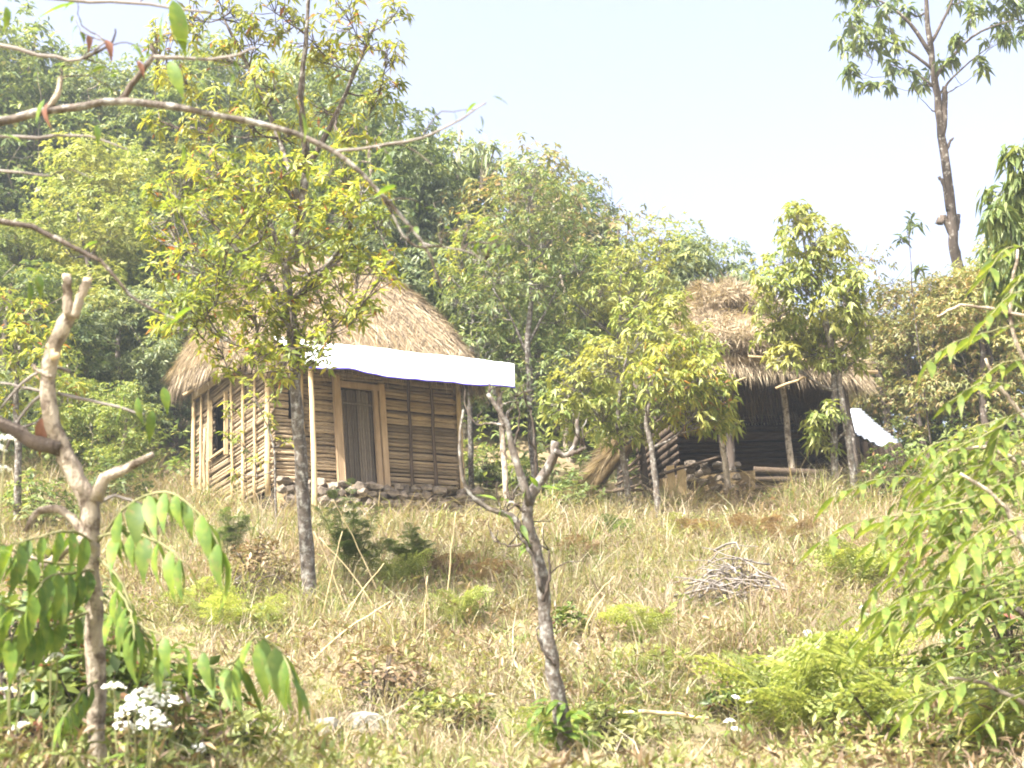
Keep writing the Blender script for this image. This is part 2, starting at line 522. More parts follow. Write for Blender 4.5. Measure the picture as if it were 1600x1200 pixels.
# ------------------------------------------------------------------ thatch
def thatch(parent, E, Rg, name='roof', n_str=14000, L=0.34, W=0.011, bulge=0.14, mat='straw', fringe=2600, thick=0.16, fr_len=0.3, mess=0.12, tousle=.14):
    """a thatched slope between a closed eave line E and the ridge points Rg: solid core as the part, straws as its sub-part"""
    E, Rg = np.asarray(E, float), np.asarray(Rg, float)
    n = len(E)
    ctr = Rg.mean(0)

    def S(si, t):
        si = np.asarray(si) % n
        a = si.astype(int)
        f = (si - a)[:, None]
        b = (a + 1) % n
        e = E[a] * (1 - f) + E[b] * f
        r = Rg[a] * (1 - f) + Rg[b] * f
        t = np.asarray(t)[:, None]
        p = e * (1 - t) + r * t
        out = e - ctr
        out[:, 2] = 0
        p = p + (unit(out) * 0.6 + np.array([0, 0, 0.7])) * bulge * np.sin(np.pi * np.clip(t, 0, 1)) ** 0.8
        return p
    mb = MB()
    ts = np.linspace(0, 1, 7)
    rows = [S(np.arange(n, dtype=float), np.full(n, t)) for t in ts]
    low = S(np.arange(n, dtype=float), np.full(n, 0.02)) - [0, 0, thick]
    und = E * 0.35 + Rg * 0.65 - [0, 0, thick * 1.6]
    rows = [und, low] + rows
    V = np.concatenate(rows)
    j = np.arange(n)
    k = (j + 1) % n
    F = np.concatenate([np.stack([a * n + j, a * n + k, (a + 1) * n + k, (a + 1) * n + j], 1) for a in range(len(rows) - 1)])
    core = mb.add(V, F).build(name, 'thatch_base', parent)
    # straws
    si = rng.uniform(0, n, n_str)
    t = rng.uniform(0.02, 1.0, n_str) ** 0.9
    p = S(si, t)
    dn = unit(S(si, t - 0.05) - p)
    sd = unit(S(si + 0.05, t) - p)
    nr = np.cross(sd, dn)
    nr *= np.sign(nr[:, 2:3] + 1e-9)
    tou = (np.sin(p[:, 0] * 3.1 + p[:, 2] * 5.3) + np.sin(p[:, 1] * 4.7 - p[:, 2] * 3.9 + 1.3) + np.sin(p[:, 0] * 9.1 + p[:, 1] * 7.7))[:, None] * tousle
    dr = unit(dn + sd * (tou + rng.normal(0, 0.42, (n_str, 1))) + nr * rng.normal(0.07, mess, (n_str, 1)))
    Ls = L * rng.uniform(0.5, 1.4, n_str)
    st = MB()
    V, F = leaf_tris(p + nr * rng.uniform(0.0, 0.05, (n_str, 1)) - dr * 0.05, dr, nr, Ls, W * rng.uniform(.6, 1.5, n_str), 0.12, 0.05)
    st.add(V, F)
    # fringe hanging from the eaves
    si = rng.uniform(0, n, fringe)
    p = S(si, rng.uniform(-0.01, 0.07, fringe)) - np.array([0, 0, 1.0]) * rng.uniform(0, thick, (fringe, 1))
    dn = unit(S(si, np.full(fringe, 0.02)) - S(si, np.full(fringe, 0.1)))
    dr = unit(dn * 0.8 + np.array([0, 0, -0.8]) + rng.normal(0, 0.25, (fringe, 3)))
    up = unit(rng.normal(size=(fringe, 3)))
    V, F = leaf_tris(p, dr, up, fr_len * rng.uniform(0.2, 1.1, fringe), W * .75, 0.1, 0.05)
    st.add(V, F)
    s = st.build('straw', mat, core)
    s['kind'] = 'stuff'
    return core


def rounded_rect(x0, x1, y0, y1, z, r, per=6, jit=0.0, dz=None):
    pts = []
    for cx_, cy_, a0 in ((x0 + r, y0 + r, 180), (x1 - r, y0 + r, 270), (x1 - r, y1 - r, 0), (x0 + r, y1 - r, 90)):
        for i in range(per + 1):
            a = math.radians(a0 + 90 * i / per)
            x, y = cx_ + r * math.cos(a), cy_ + r * math.sin(a)
            pts.append((x, y, z + (dz(x, y) if dz else 0) + random.uniform(-jit, jit)))
    # fill long sides
    out = []
    for a, b in zip(pts, pts[1:] + pts[:1]):
        m = max(1, int(math.dist(a, b) / 0.3))
        for q in range(m):
            f = q / m
            out.append([a[i] * (1 - f) + b[i] * f for i in range(3)])
    return np.array(out)


# ------------------------------------------------------------------ stick, slat and stone prototypes (shared mesh data)
def slat_mesh(mat, seed, flat=0.62):
    """a split stick one unit long along X, about one unit of diameter, irregular"""
    r0 = random.Random(seed)
    mb = MB()
    n, s = 4, 5
    V = []
    for i in range(n):
        x = i / (n - 1) - 0.5
        oy, oz = r0.uniform(-.10, .10), r0.uniform(-.13, .13)
        sc = r0.uniform(0.85, 1.1)
        for j in range(s):
            a = 2 * math.pi * j / s + 0.3
            V.append((x, oy + 0.5 * flat * sc * math.cos(a), oz + 0.5 * sc * math.sin(a) * r0.uniform(.85, 1.1)))
    F = [[i * s + j, i * s + (j + 1) % s, (i + 1) * s + (j + 1) % s, (i + 1) * s + j] for i in range(n - 1) for j in range(s)]
    mb.add(V, [np.array(F), np.array([list(range(s))[::-1], [(n - 1) * s + j for j in range(s)]])])
    return mb.mesh('slat', mat)


SLATS = [slat_mesh('split', i) for i in range(7)]
DOOR_SLATS = [slat_mesh('door_wood', 20 + i) for i in range(4)]
DARK_SLATS = [slat_mesh('dark_wood', 30 + i) for i in range(4)]


def put_slat(parent, meshes, p, q, dia, name='slat', roll=0.0):
    p, q = Vector(p), Vector(q)
    x = (q - p)
    Ln = x.length
    x = x / Ln
    ref = Vector((0, 0, 1)) if abs(x.z) < 0.8 else Vector((1, 0, 0))
    y = ref.cross(x).normalized()
    z = x.cross(y)
    R = Matrix((x, y, z)).transposed().to_4x4() @ Matrix.Rotation(roll, 4, 'X')
    m4 = Matrix.Translation((p + q) / 2) @ R @ Matrix.Diagonal((Ln, dia, dia, 1))
    return link(name, random.choice(meshes), parent, mat4=m4)


def stone_mesh(mat, seed, n=13):
    r0 = random.Random(seed)
    bm = bmesh.new()
    for _ in range(n):
        v = Vector([r0.gauss(0, 1) for _ in range(3)]).normalized()
        bm.verts.new(v * r0.uniform(0.44, 0.55))
    res = bmesh.ops.convex_hull(bm, input=bm.verts)
    bmesh.ops.delete(bm, geom=list({g for g in res['geom_interior'] if isinstance(g, bmesh.types.BMVert)}), context='VERTS')
    bmesh.ops.bevel(bm, geom=bm.edges[:], offset=0.03, segments=1, affect='EDGES') if False else None
    me = bpy.data.meshes.new('stone')
    bm.to_mesh(me)
    bm.free()
    me.materials.append(M[mat])
    return me


STONES = [stone_mesh('stone', i, 18) for i in range(8)]
PALE = [stone_mesh('pale_stone', 50 + i, 20) for i in range(3)]


def post(parent, p, q, r0, r1=None, mat='pole', name='post', sides=7, wob=0.012, smooth=True):
    P = spline([p, q], 6, wob)
    mb = tube(MB(), P, np.linspace(r0, r1 or r0 * .85, 7), sides, rough=0.08)
    return mb.build(name, mat, parent, smooth=False)


def plank(parent, p, q, w, t, nrm, mat='frame_wood', name='plank'):
    p, q = Vector(p), Vector(q)
    x = q - p
    Ln = x.length
    x /= Ln
    nrm = Vector(nrm)
    y = nrm.cross(x).normalized()
    n2 = x.cross(y)
    bm = bmesh.new()
    bmesh.ops.create_cube(bm, size=1)
    for v in bm.verts:
        v.co = x * v.co.x * Ln + y * v.co.y * w * random.uniform(.93, 1.07) + n2 * v.co.z * t + (p + q) / 2
    bmesh.ops.bevel(bm, geom=bm.edges[:], offset=min(w, t) * .12, segments=1, affect='EDGES')
    me = bpy.data.meshes.new(name)
    bm.to_mesh(me)
    bm.free()
    me.materials.append(M[mat])
    return link(name, me, parent)


# ------------------------------------------------------------------ the stick-walled hut
HANG = math.radians(32)
HA = at(425, 750, 20.0)
FW, SD, WH = 3.35, 3.8, 2.1
hut = thing('thatched_hut', 'square hut with stick walls, plank door and shaggy thatched hip roof', 'hut', HA, rz=HANG)


def build_hut():
    # corner and side walls: a sheet painted dark for the shade inside as the part, sticks as sub-parts
    def shade_backing(name, quads, parent=hut):
        mb = MB()
        for q in quads:
            mb.add(q, np.array([[0, 1, 2, 3]]))
        return mb.build(name, 'shade_backing', parent)
    y = 0.07
    fw = shade_backing('wall', [[(0.05, y, -.3), (.62, y, -.3), (.62, y, 1.0), (.05, y, 1.0)], [(.05, y, 1.0), (.30, y, 1.0), (.30, y, 1.55), (.05, y, 1.55)],
                          [(.05, y, 1.55), (.62, y, 1.55), (.62, y, 2.15), (.05, y, 2.15)], [(.54, y, 1.0), (.62, y, 1.0), (.62, y, 1.55), (.54, y, 1.55)],
                          [(.62, y, -.3), (FW, y, -.3), (FW, y, 2.15), (.62, y, 2.15)]])
    x = 0.07
    WY0, WY1, WZ0, WZ1 = 2.0, 2.85, 0.98, 1.92
    lw = shade_backing('wall', [[(x, .05, -.3), (x, SD, -.3), (x, SD, WZ0), (x, .05, WZ0)], [(x, .05, WZ1), (x, SD, WZ1), (x, SD, 2.45), (x, .05, 2.45)],
                          [(x, .05, WZ0), (x, WY0, WZ0), (x, WY0, WZ1), (x, .05, WZ1)], [(x, WY1, WZ0), (x, SD, WZ0), (x, SD, WZ1), (x, WY1, WZ1)]])
    rw = shade_backing('wall', [[(FW - .05, .05, -.3), (FW - .05, SD, -.3), (FW - .05, SD, 2.15), (FW - .05, .05, 2.15)]])
    bw = shade_backing('wall', [[(.05, SD - .05, -.3), (FW, SD - .05, -.3), (FW, SD - .05, 2.4), (.05, SD - .05, 2.4)]])
    fl = shade_backing('floor', [[(.1, .1, .02), (FW - .1, .1, .02), (FW - .1, SD - .1, .02), (.1, SD - .1, .02)]])
    ce = shade_backing('ceiling', [[(.1, .1, 2.12), (FW - .1, .1, 2.12), (FW - .1, SD - .1, 2.12), (.1, SD - .1, 2.12)]])
    # sticks, front wall: spans between battens and door posts
    z = 0.02
    while z < 2.02:
        h = random.uniform(.048, .082)
        for a, b in ((-.06, .64), (1.0, 1.62) if False else (.60, 1.12), (1.98, FW + .05)):
            if a < .5 and 1.0 < z + h / 2 < 1.55:
                put_slat(fw, SLATS, (-.06, .02, z + h / 2), (.29, .02, z + h / 2 + random.uniform(-.01, .01)), h * 1.06)
                put_slat(fw, SLATS, (.55, .02, z + h / 2), (.64, .02, z + h / 2), h * 1.06)
                continue
            o = random.uniform(-.012, .012)
            put_slat(fw, SLATS, (a + random.uniform(-.03, .03), .02 + o, z + h / 2 + random.uniform(-.012, .012)), (b + random.uniform(-.03, .05), .02 + o, z + h / 2 + random.uniform(-.012, .012)), h * random.uniform(1.0, 1.12), roll=random.uniform(-.4, .4))
        if z > 1.62:
            put_slat(fw, SLATS, (1.08, .03, z + h / 2), (2.0, .03, z + h / 2), h * 1.06)
        z += h
    # sticks, side wall
    z = -.1
    while z < 2.4:
        h = random.uniform(.05, .085)
        zz = z + h / 2
        sp = ((-.05, WY0), (WY1, SD + .06)) if WZ0 < zz < WZ1 else ((-.05, 1.9), (1.85, SD + .06))
        for a, b in sp:
            o = random.uniform(-.015, .015)
            put_slat(lw, SLATS, (.02 + o, a + random.uniform(-.04, .02), zz + random.uniform(-.015, .015)), (.02 + o, b + random.uniform(-.02, .06), zz + random.uniform(-.015, .015)), h * random.uniform(1.0, 1.15), roll=random.uniform(-.4, .4))
        z += h
    z = 0
    while z < 2.05:
        put_slat(rw, SLATS, (FW, 0, z + .06), (FW, SD, z + .06), .13)
        z += .12
    # battens and corner posts
    for yy, r, zt in ((.03, .05, 2.2), (.62, .026, 2.3), (1.15, .03, 2.3), (1.72, .024, 2.35), (2.95, .03, 2.4), (3.18, .03, 1.6), (3.4, .028, 2.4), (SD + .02, .045, 2.45)):
        post(hut, (-.055, yy, -.25), (-.05, yy + random.uniform(-.03, .03), zt), r, mat='pole')
    for xx, r, m in ((.50, .035, 'pole'), (2.42, .03, 'dark_wood'), (2.86, .03, 'dark_wood'), (FW + .03, .05, 'pole')):
        post(hut, (xx + .02, -.045, -.05 if xx < 3 else -.1), (xx, -.04, 2.08 if xx < 3 else 1.98), r, mat=m)
    plank(hut, (-.07, .1, 2.25), (-.07, SD, 2.36), .14, .03, (1, 0, 0), 'pole', 'wall_plate')
    plank(hut, (-.1, -.06, 2.06), (FW + .1, -.06, 2.03), .12, .05, (0, 1, 0), 'dark_wood', 'wall_plate')
    # door: frame posts, lintel, leaf of vertical sticks
    dz0, dz1, dx0, dx1 = 0.03, 1.60, 1.19, 1.80
    plank(hut, (1.15, -.06, -.02), (1.09, -.06, 1.80), .12, .07, (0, 1, 0), 'frame_wood', 'door_post')
    plank(hut, (1.845, -.05, -.02), (1.79, -.05, 1.66), .085, .06, (0, 1, 0), 'frame_wood', 'door_post')
    plank(hut, (1.96, -.06, -.02), (1.905, -.06, 1.72), .10, .07, (0, 1, 0), 'frame_wood', 'door_post')
    plank(hut, (1.12, -.055, 1.66), (1.92, -.055, 1.65), .10, .06, (0, 1, 0), 'frame_wood', 'lintel')
    door = MB().add([(dx0, .03, dz0), (dx1, .03, dz0), (dx1 - .05, .03, dz1), (dx0 - .05, .03, dz1)], np.array([[0, 1, 2, 3]])).build('door', 'shade_backing', hut)
    door['label'] = 'dark brown door of thin upright sticks between two posts'
    n = 13
    for i in range(n):
        xx = dx0 + .03 + (dx1 - dx0 - .06) * i / (n - 1)
        put_slat(door, DOOR_SLATS, (xx, random.uniform(-.005, .01), dz0 + random.uniform(0, .02)), (xx - .05, random.uniform(-.005, .01), dz1 - random.uniform(0, .03)), .050)
    plank(door, (1.145, -.03, 1.36), (1.75, -.03, 1.345), .03, .02, (0, 1, 0), 'door_wood', 'door_bar')
    # window frame on the side wall
    wf = plank(hut, (-.06, WY0, WZ0 - .12), (-.06, WY0 + .01, WZ1 + .05), .05, .05, (1, 0, 0), 'pole', 'window_frame')
    plank(wf, (-.06, WY1, WZ0 - .05), (-.06, WY1, WZ1 + .12), .06, .05, (1, 0, 0), 'pole', 'window_post')
    plank(wf, (-.05, WY0, WZ0), (-.05, WY1, WZ0), .05, .05, (1, 0, 0), 'pole', 'window_sill')
    # roof
    E = rounded_rect(-.42, FW + .42, -.42, SD + .38, 2.02, .35, dz=lambda x, y: .66 * min(1, max(0, (1.2 - x) / 1.4)) * min(1, max(0, (y + .3) / .8)) + .1 * max(0, y) / SD)
    yc = SD / 2
    Rg = np.array([(min(max(e[0], .95), FW - .75), yc, 4.72 - .10 * abs(min(max(e[0], .95), FW - .75) - 1.8)) for e in E])
    thatch(hut, E, Rg, n_str=34000, L=0.36, W=0.012, bulge=0.24, fringe=9000, thick=0.2, fr_len=0.40, mess=.2)
    # rafters under the eaves
    for i in range(6):
        post(hut, (-.38, .3 + i * .62, 2.26), (.1, .3 + i * .62, 2.6), .03, mat='pole', name='rafter')


build_hut()


# ------------------------------------------------------------------ stone footing of the hut
def build_footing():
    f = thing('stone_footing', 'low dry-stone footing of rough brown stones under the hut door', 'stone wall', HA, rz=HANG)
    for row, (z0, off) in enumerate(((-.66, -.42), (-.50, -.37), (-.35, -.31), (-.20, -.26), (-.07, -.2))):
        x = -.05 + random.uniform(0, .15)
        while x < FW + .25:
            s = random.uniform(.13, .28)
            m4 = Matrix.Translation((x + s / 2, off + random.uniform(-.05, .04), z0 + random.uniform(-.03, .03))) @ Matrix.Rotation(random.uniform(0, 6.28), 4, 'Z') @ Matrix.Rotation(random.uniform(-.3, .3), 4, 'X') @ Matrix.Diagonal((s * random.uniform(.95, 1.25), s * random.uniform(.9, 1.2), random.uniform(.14, .22), 1))
            link('stone', random.choice(STONES), f, mat4=m4)
            x += s * .95
    mb = MB()
    bx = [(.05, -.17), (FW, -.17), (FW, .04), (.05, .04)]
    mb.add([(a, b, -.9) for a, b in bx] + [(a, b, -.03) for a, b in bx], np.array([[0, 1, 5, 4], [1, 2, 6, 5], [2, 3, 7, 6], [3, 0, 4, 7], [4, 5, 6, 7]]))
    mb.build('earth_core', 'thatch_base', f)


build_footing()


# ------------------------------------------------------------------ white tarp over the door and its posts
def build_tarp():
    t = thing('white_tarp', 'white plastic tarp stretched as an awning over the hut door', 'tarp', HA, rz=HANG)
    nx, ny = 40, 8
    x0, x1 = .0, FW + .62
    V = []
    for j in range(ny + 1):
        for i in range(nx + 1):
            u, v = i / nx, j / ny
            x = x0 + (x1 - x0) * u + .10 * v * (1 - u) - .14 * (1 - v) * (1 - u) + u ** 3 * (.42 * (1 - v) - .18 * v)
            y = -.34 - .92 * v
            sag = .03 * math.sin(math.pi * min(1, max(0, (u - .12) / .8))) * v
            drop = .74
            z = 2.24 + .03 * u - drop * v ** 1.15 - sag + .005 * math.sin(u * 31) * v + .004 * math.sin(u * 67 + v * 7) + .008 * math.sin(u * 18 - v * 9)
            z += .05 * math.exp(-((u - .17) / .06) ** 2) * v
            V.append((x, y, z))
    F = [[j * (nx + 1) + i, j * (nx + 1) + i + 1, (j + 1) * (nx + 1) + i + 1, (j + 1) * (nx + 1) + i] for j in range(ny) for i in range(nx)]
    sheet = MB().add(V, np.array(F)).build('sheet', 'tarp', t, smooth=True)
    so = sheet.modifiers.new('thickness', 'SOLIDIFY')
    so.thickness = .006
    edge = [Vector(V[ny * (nx + 1) + i]) for i in range(nx + 1)]
    tube(MB(), [e + Vector((0, -.004, -.012)) for e in edge], .013, 5).build('hem', 'tarp_hem', t)
    post(t, (x0 - .1, -.36, 2.2), (x1 + .38, -.36, 2.22), .02, name='ridge_pole')
    # posts that carry it
    for lx, ly, top, r, nm, lab in ((.28, -1.02, 1.70, .048, 'pole', 'pale straight pole holding up the left front of the white tarp'),
                                    (FW + .30, -1.0, 1.70, .055, 'bark_pale', 'grey bark post holding up the right end of the white tarp')):
        w = HA + Matrix.Rotation(HANG, 3, 'Z') @ Vector((lx, ly, 0))
        zt = HA.z + top
        g = gz(w.x, w.y) - .1
        o = tube(MB(), spline([(0, 0, 0), (.0, 0, (zt - g) * .5), (-.03, 0, zt - g)], 8, .008), np.linspace(r, r * .8, 9), 8, rough=.06).build('tarp_post', nm, smooth=True, loc=(w.x, w.y, g))
        tag(o, lab, 'post', 'posts under the tarp')


build_tarp()


# ------------------------------------------------------------------ the open thatched shelter
SANG = math.radians(10)
SB = at(1180, 790, 21.2)
shel = thing('thatched_shelter', 'open shelter with ragged thatched roof on bark posts, dark inside', 'shelter', SB, rz=SANG)
SINV = Matrix.Rotation(-SANG, 3, 'Z')


def sl(px, py, d):
    """pixel at a depth, in the shelter's own frame"""
    return SINV @ (at(px, py, d) - SB)


def build_shelter():
    ez = 2.26
    E = rounded_rect(-1.2, 1.85, -1.1, 2.2, ez, .3, jit=.11, dz=lambda x, y: .10 * math.sin(x * 2.3) + .11 * (-x) * (1 if y < 0 else .2))
    Rg = np.array([(min(max(e[0], -.35), .42), .45, 4.05 - .2 * min(max(e[0], -.35), .42) + .05 * math.sin(e[0] * 7)) for e in E])
    thatch(shel, E, Rg, n_str=26000, L=0.30, W=0.012, bulge=0.05, mat='straw_pale', fringe=9000, thick=0.16, fr_len=0.40, mess=0.65, tousle=.45)
    hs = MB()
    n = 7000
    off = ball(n, .1) * [.80, .6, .36]
    off[:, 2] = np.abs(off[:, 2])
    c0 = np.array([-.05, .2, 3.72])
    hs.add(*leaf_tris(c0 + off + [0, 0, -.1] - np.abs(off[:, :1]) * [0, 0, .5], rng.normal(size=(n, 3)) + [0, -.3, -.2], unit(rng.normal(size=(n, 3))), rng.uniform(.12, .34, n), .013, .1, .05))
    off = ball(n, .1) * [1.5, .35, .16]
    hs.add(*leaf_tris(np.array([.1, -1.0, 2.5]) + off - off[:, :1] * [0, 0, .1], rng.normal(size=(n, 3)) + [0, -.3, -.4], unit(rng.normal(size=(n, 3))), rng.uniform(.12, .34, n), .013, .1, .05))
    h_ = hs.build('loose_straw', 'straw_pale', shel)
    h_['kind'] = 'stuff'
    # posts
    for px, d, r, top, m in ((1012, 20.4, .065, 2.3, 'bark_brown'), (1152, 20.6, .075, 2.3, 'bark_brown'), (1246, 21.0, .06, 2.2, 'bark_pale'), (1347, 20.7, .05, 2.1, 'bark_brown'), (1045, 23.4, .06, 2.3, 'bark_brown'), (1330, 23.4, .06, 2.2, 'bark_brown')):
        p = sl(px, 790, d)
        w = at(px, 790, d)
        post(shel, (p.x, p.y, gz(w.x, w.y) - SB.z - .1), (p.x - .02, p.y, top), r, mat=m, wob=.02)
    # eave poles
    post(shel, (-1.4, -1.0, 2.24), (2.0, -1.0, 1.98), .035, mat='pole', name='eave_pole')
    post(shel, (-.3, -1.25, 2.2), (.95, -1.32, 2.08), .022, mat='pole', name='roof_pole')
    post(shel, sl(1212, 607, 20.0), sl(1262, 588, 19.9), .022, mat='pole', name='roof_pole')
    post(shel, sl(1050, 640, 20.0), sl(1165, 590, 20.1), .02, mat='pole', name='roof_pole')
    # back and side walls of dark sticks; right one added to block light
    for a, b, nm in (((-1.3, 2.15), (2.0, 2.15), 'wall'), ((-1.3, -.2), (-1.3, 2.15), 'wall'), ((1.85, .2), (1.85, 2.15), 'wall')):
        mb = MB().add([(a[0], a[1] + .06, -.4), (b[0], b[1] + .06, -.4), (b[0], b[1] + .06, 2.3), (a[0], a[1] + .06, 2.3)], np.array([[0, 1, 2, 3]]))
        w = mb.build(nm, 'shade_backing', shel)
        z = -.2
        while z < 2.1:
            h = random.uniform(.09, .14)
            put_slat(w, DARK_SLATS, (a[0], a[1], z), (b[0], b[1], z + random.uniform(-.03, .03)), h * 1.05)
            z += h
    # inner partition with hanging straw
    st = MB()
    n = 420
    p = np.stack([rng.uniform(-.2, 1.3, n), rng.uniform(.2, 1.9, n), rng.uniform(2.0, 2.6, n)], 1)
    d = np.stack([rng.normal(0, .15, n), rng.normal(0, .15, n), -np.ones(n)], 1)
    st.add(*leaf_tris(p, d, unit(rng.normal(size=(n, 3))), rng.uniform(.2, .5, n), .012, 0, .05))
    s = st.build('hanging_straw', 'brown_brush', shel)  # darker than the roof straw, painting in the shade inside
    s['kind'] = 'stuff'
    # low stone and plank front
    lw = post(shel, sl(1030, 742, 20.2), sl(1130, 712, 20.3), .028, mat='dark_wood', name='rail')
    for i in range(34):
        px, py = random.uniform(1062, 1175), random.uniform(722, 800)
        c = sl(px, py, 20.45 + random.uniform(-.06, .06))
        sz = random.uniform(.12, .22)
        link('stone', random.choice(STONES), shel, mat4=Matrix.Translation(c) @ Matrix.Rotation(random.uniform(0, 6), 4, 'Z') @ Matrix.Diagonal((sz * 1.2, sz, sz * .75, 1)))
    MB().add([sl(1030, 748, 20.62), sl(1180, 735, 20.62), sl(1180, 815, 20.62), sl(1030, 815, 20.62)], np.array([[0, 1, 2, 3]])).build('earth_bank', 'thatch_base', shel)
    for px in (1050, 1066):
        plank(shel, sl(px + 3, 806, 20.25), sl(px - 3, 728, 20.25), .125, .03, (0, 1, 0), 'pole', 'plank')
    plank(shel, sl(1072, 806, 20.27), sl(1069, 735, 20.27), .05, .03, (0, 1, 0), 'pole', 'plank')
    for i in range(5):
        put_slat(shel, DARK_SLATS, sl(1178, 735 + i * 13, 20.9), sl(1292, 738 + i * 12, 21.2), .12, 'rail')
    # thatched lean-to at the left end, rafters showing on its open side
    nb = 14
    top = [sl(992 + i * 1.2, 668 - i * .4, 20.2 + i * .16) for i in range(nb)]
    bot = [sl(912 + i * 1.4, 768 - i * 1.2, 20.1 + i * .16) for i in range(nb)]
    V = [tuple(p) for p in top] + [tuple(p) for p in bot]
    V += [(p[0] + .08, p[1], p[2] - .10) for p in V]
    F = [[i, i + 1, nb + i + 1, nb + i] for i in range(nb - 1)] + [[2 * nb + i, 3 * nb + i, 3 * nb + i + 1, 2 * nb + i + 1] for i in range(nb - 1)] + [[0, nb, 3 * nb, 2 * nb]]
    lt = MB().add(V, np.array(F)).build('lean_to_roof', 'thatch_base', shel)
    ns = 8500
    T, B = np.array([tuple(p) for p in top]), np.array([tuple(p) for p in bot])
    u = rng.uniform(0, nb - 1.01, ns)
    a = u.astype(int)
    f = (u - a)[:, None]
    v = rng.uniform(-.05, 1, ns)[:, None]
    tp, bt = T[a] * (1 - f) + T[a + 1] * f, B[a] * (1 - f) + B[a + 1] * f
    p = tp * (1 - v) + bt * v
    nr = np.array([-.75, -.1, .65])
    dr = unit(unit(bt - tp) + rng.normal(0, .22, (ns, 3)) + nr * rng.normal(.05, .12, (ns, 1)))
    st = MB()
    st.add(*leaf_tris(p + nr * rng.uniform(0, .09, (ns, 1)), dr, np.broadcast_to(nr, (ns, 3)), rng.uniform(.25, .6, ns), .012, .15, .05))
    s = st.build('straw', 'straw', lt)
    s['kind'] = 'stuff'
    for i in range(4):
        post(lt, sl(1002 - i * 1, 712 + i * 15, 20.12), sl(968 - i * 4, 740 + i * 9, 20.12), .022, mat='dark_wood', name='rafter')  # rafters coloured dark to stand for shade under the thatch
    post(lt, sl(930, 768, 20.0), sl(1010, 765, 20.2), .03, mat='dark_wood', name='rafter')


build_shelter()


def build_shed():
    c = at(1350, 760, 22.6)
    s = thing('lean_to_shed', 'low shed with a pale sheet roof behind the right end of the shelter', 'shed', c)
    P = [at(1262, 646, 23.6) - c, at(1345, 640, 24.6) - c, at(1405, 688, 23.4) - c, at(1372, 695, 22.2) - c]
    nx, ny = 40, 6
    V = []
    for j in range(ny + 1):
        for i in range(nx + 1):
            u, v = i / nx, j / ny
            p = (P[0] * (1 - u) + P[3] * u) * (1 - v) + (P[1] * (1 - u) + P[2] * u) * v
            V.append((p.x, p.y, p.z + .025 * math.sin(u * 75) + .03 * math.sin(v * 9 + u * 3)))
    F = [[j * (nx + 1) + i, j * (nx + 1) + i + 1, (j + 1) * (nx + 1) + i + 1, (j + 1) * (nx + 1) + i] for j in range(ny) for i in range(nx)]
    o = MB().add(V, np.array(F)).build('roof_sheet', 'sheet', s, smooth=True)
    so = o.modifiers.new('thickness', 'SOLIDIFY')
    so.thickness = .01
    for a, b in ((P[0], P[3]), (P[3], P[2]), (P[0], P[1])):
        n = 8
        w = MB().add([(a.x, a.y, -.5), (b.x, b.y, -.5), (b.x, b.y, b.z - .06), (a.x, a.y, a.z - .06)], np.array([[0, 1, 2, 3]])).build('wall', 'shade_backing', s)
        for k in range(n):
            f = (k + .5) / n
            q = a * (1 - f) + b * f
            put_slat(w, DARK_SLATS, (q.x, q.y - .03, -.45), (q.x, q.y - .03, q.z - .07), .16, 'board')


build_shed()


# ------------------------------------------------------------------ trees
def limb_path(a, b, sag=0.12, n=6):
    a, b = Vector(a), Vector(b)
    L = (b - a).length
    m = (a + b) / 2 + Vector((random.uniform(-.1, .1) * L, random.uniform(-.1, .1) * L, -sag * L))
    return spline([a, m, b], n, L * .015)


def tree_meshes(trunk, radii, clumps, k=7, L=.14, W=.05, droop=.4, th=(.7, 1.5), density=1.0, bark='bark_brown', leaf='forest_mid', twigs=True, shell=.3, sides=7, up=.7, branches=None):
    """trunk: local points from the base up. clumps: (centre, radius, tips). Returns trunk mesh builder and crown mesh builder"""
    tb, cb = MB(), MB()
    P = spline(trunk, max(8, len(trunk) * 4), radii[0] * .12)
    R = np.interp(np.linspace(0, 1, len(P)), np.linspace(0, 1, len(radii)), radii)
    R[0] *= 1.25
    tube(tb, P, R, sides, rough=.07)
    Pn = np.array([tuple(p) for p in P])
    joints = [(Pn[i], R[i]) for i in range(len(P) // 3, len(P))]
    for br in branches or []:
        bp = spline(br[0], 8, .01)
        rr = np.linspace(br[1], br[2], len(bp))
        tube(tb, bp, rr, 5, rough=.06)
        joints += [(np.array(tuple(q)), r) for q, r in list(zip(bp, rr))[3:]]
    order = sorted(clumps, key=lambda c: Vector(c[0]).length)
    for c, r, nt in order:
        c = np.array(tuple(c), float)
        J = np.array([j[0] for j in joints])
        dv = c - J
        dist = np.linalg.norm(dv, axis=1)
        cost = dist + 1.4 * np.maximum(0, .55 * dist - dv[:, 2])
        ji = int(np.argmin(cost))
        a, ra = joints[ji]
        path = limb_path(a, c, .10)
        r1 = max(.006, min(ra * .6, .018 + .02 * dist[ji]))
        rs = np.linspace(r1, max(.005, r1 * .4), len(path))
        tube(tb, path, rs, 5, cap=False)
        joints += [(np.array(tuple(q)), rr) for q, rr in list(zip(path, rs))[2:]]
        n = max(3, int(nt * density))
        off = ball(n, shell) * np.array([1, 1, .8]) * r
        T = c + off
        D = unit(off / r + np.array([0, 0, up]) + rng.normal(0, .25, (n, 3)))
        if twigs:
            for t in T[:: (1 if n < 60 else 2)]:
                q = np.array(tuple(random.choice(path[len(path) // 2:])))
                m = (q + t) / 2 + rng.normal(0, .05, 3) * np.linalg.norm(t - q) + [0, 0, -.05 * np.linalg.norm(t - q)]
                tube(tb, [q, m, t], [max(.004, r1 * .3), .005, .003], 3, cap=False)
        rosettes(cb, T, D, k, L, W, th, droop)
    return tb, cb


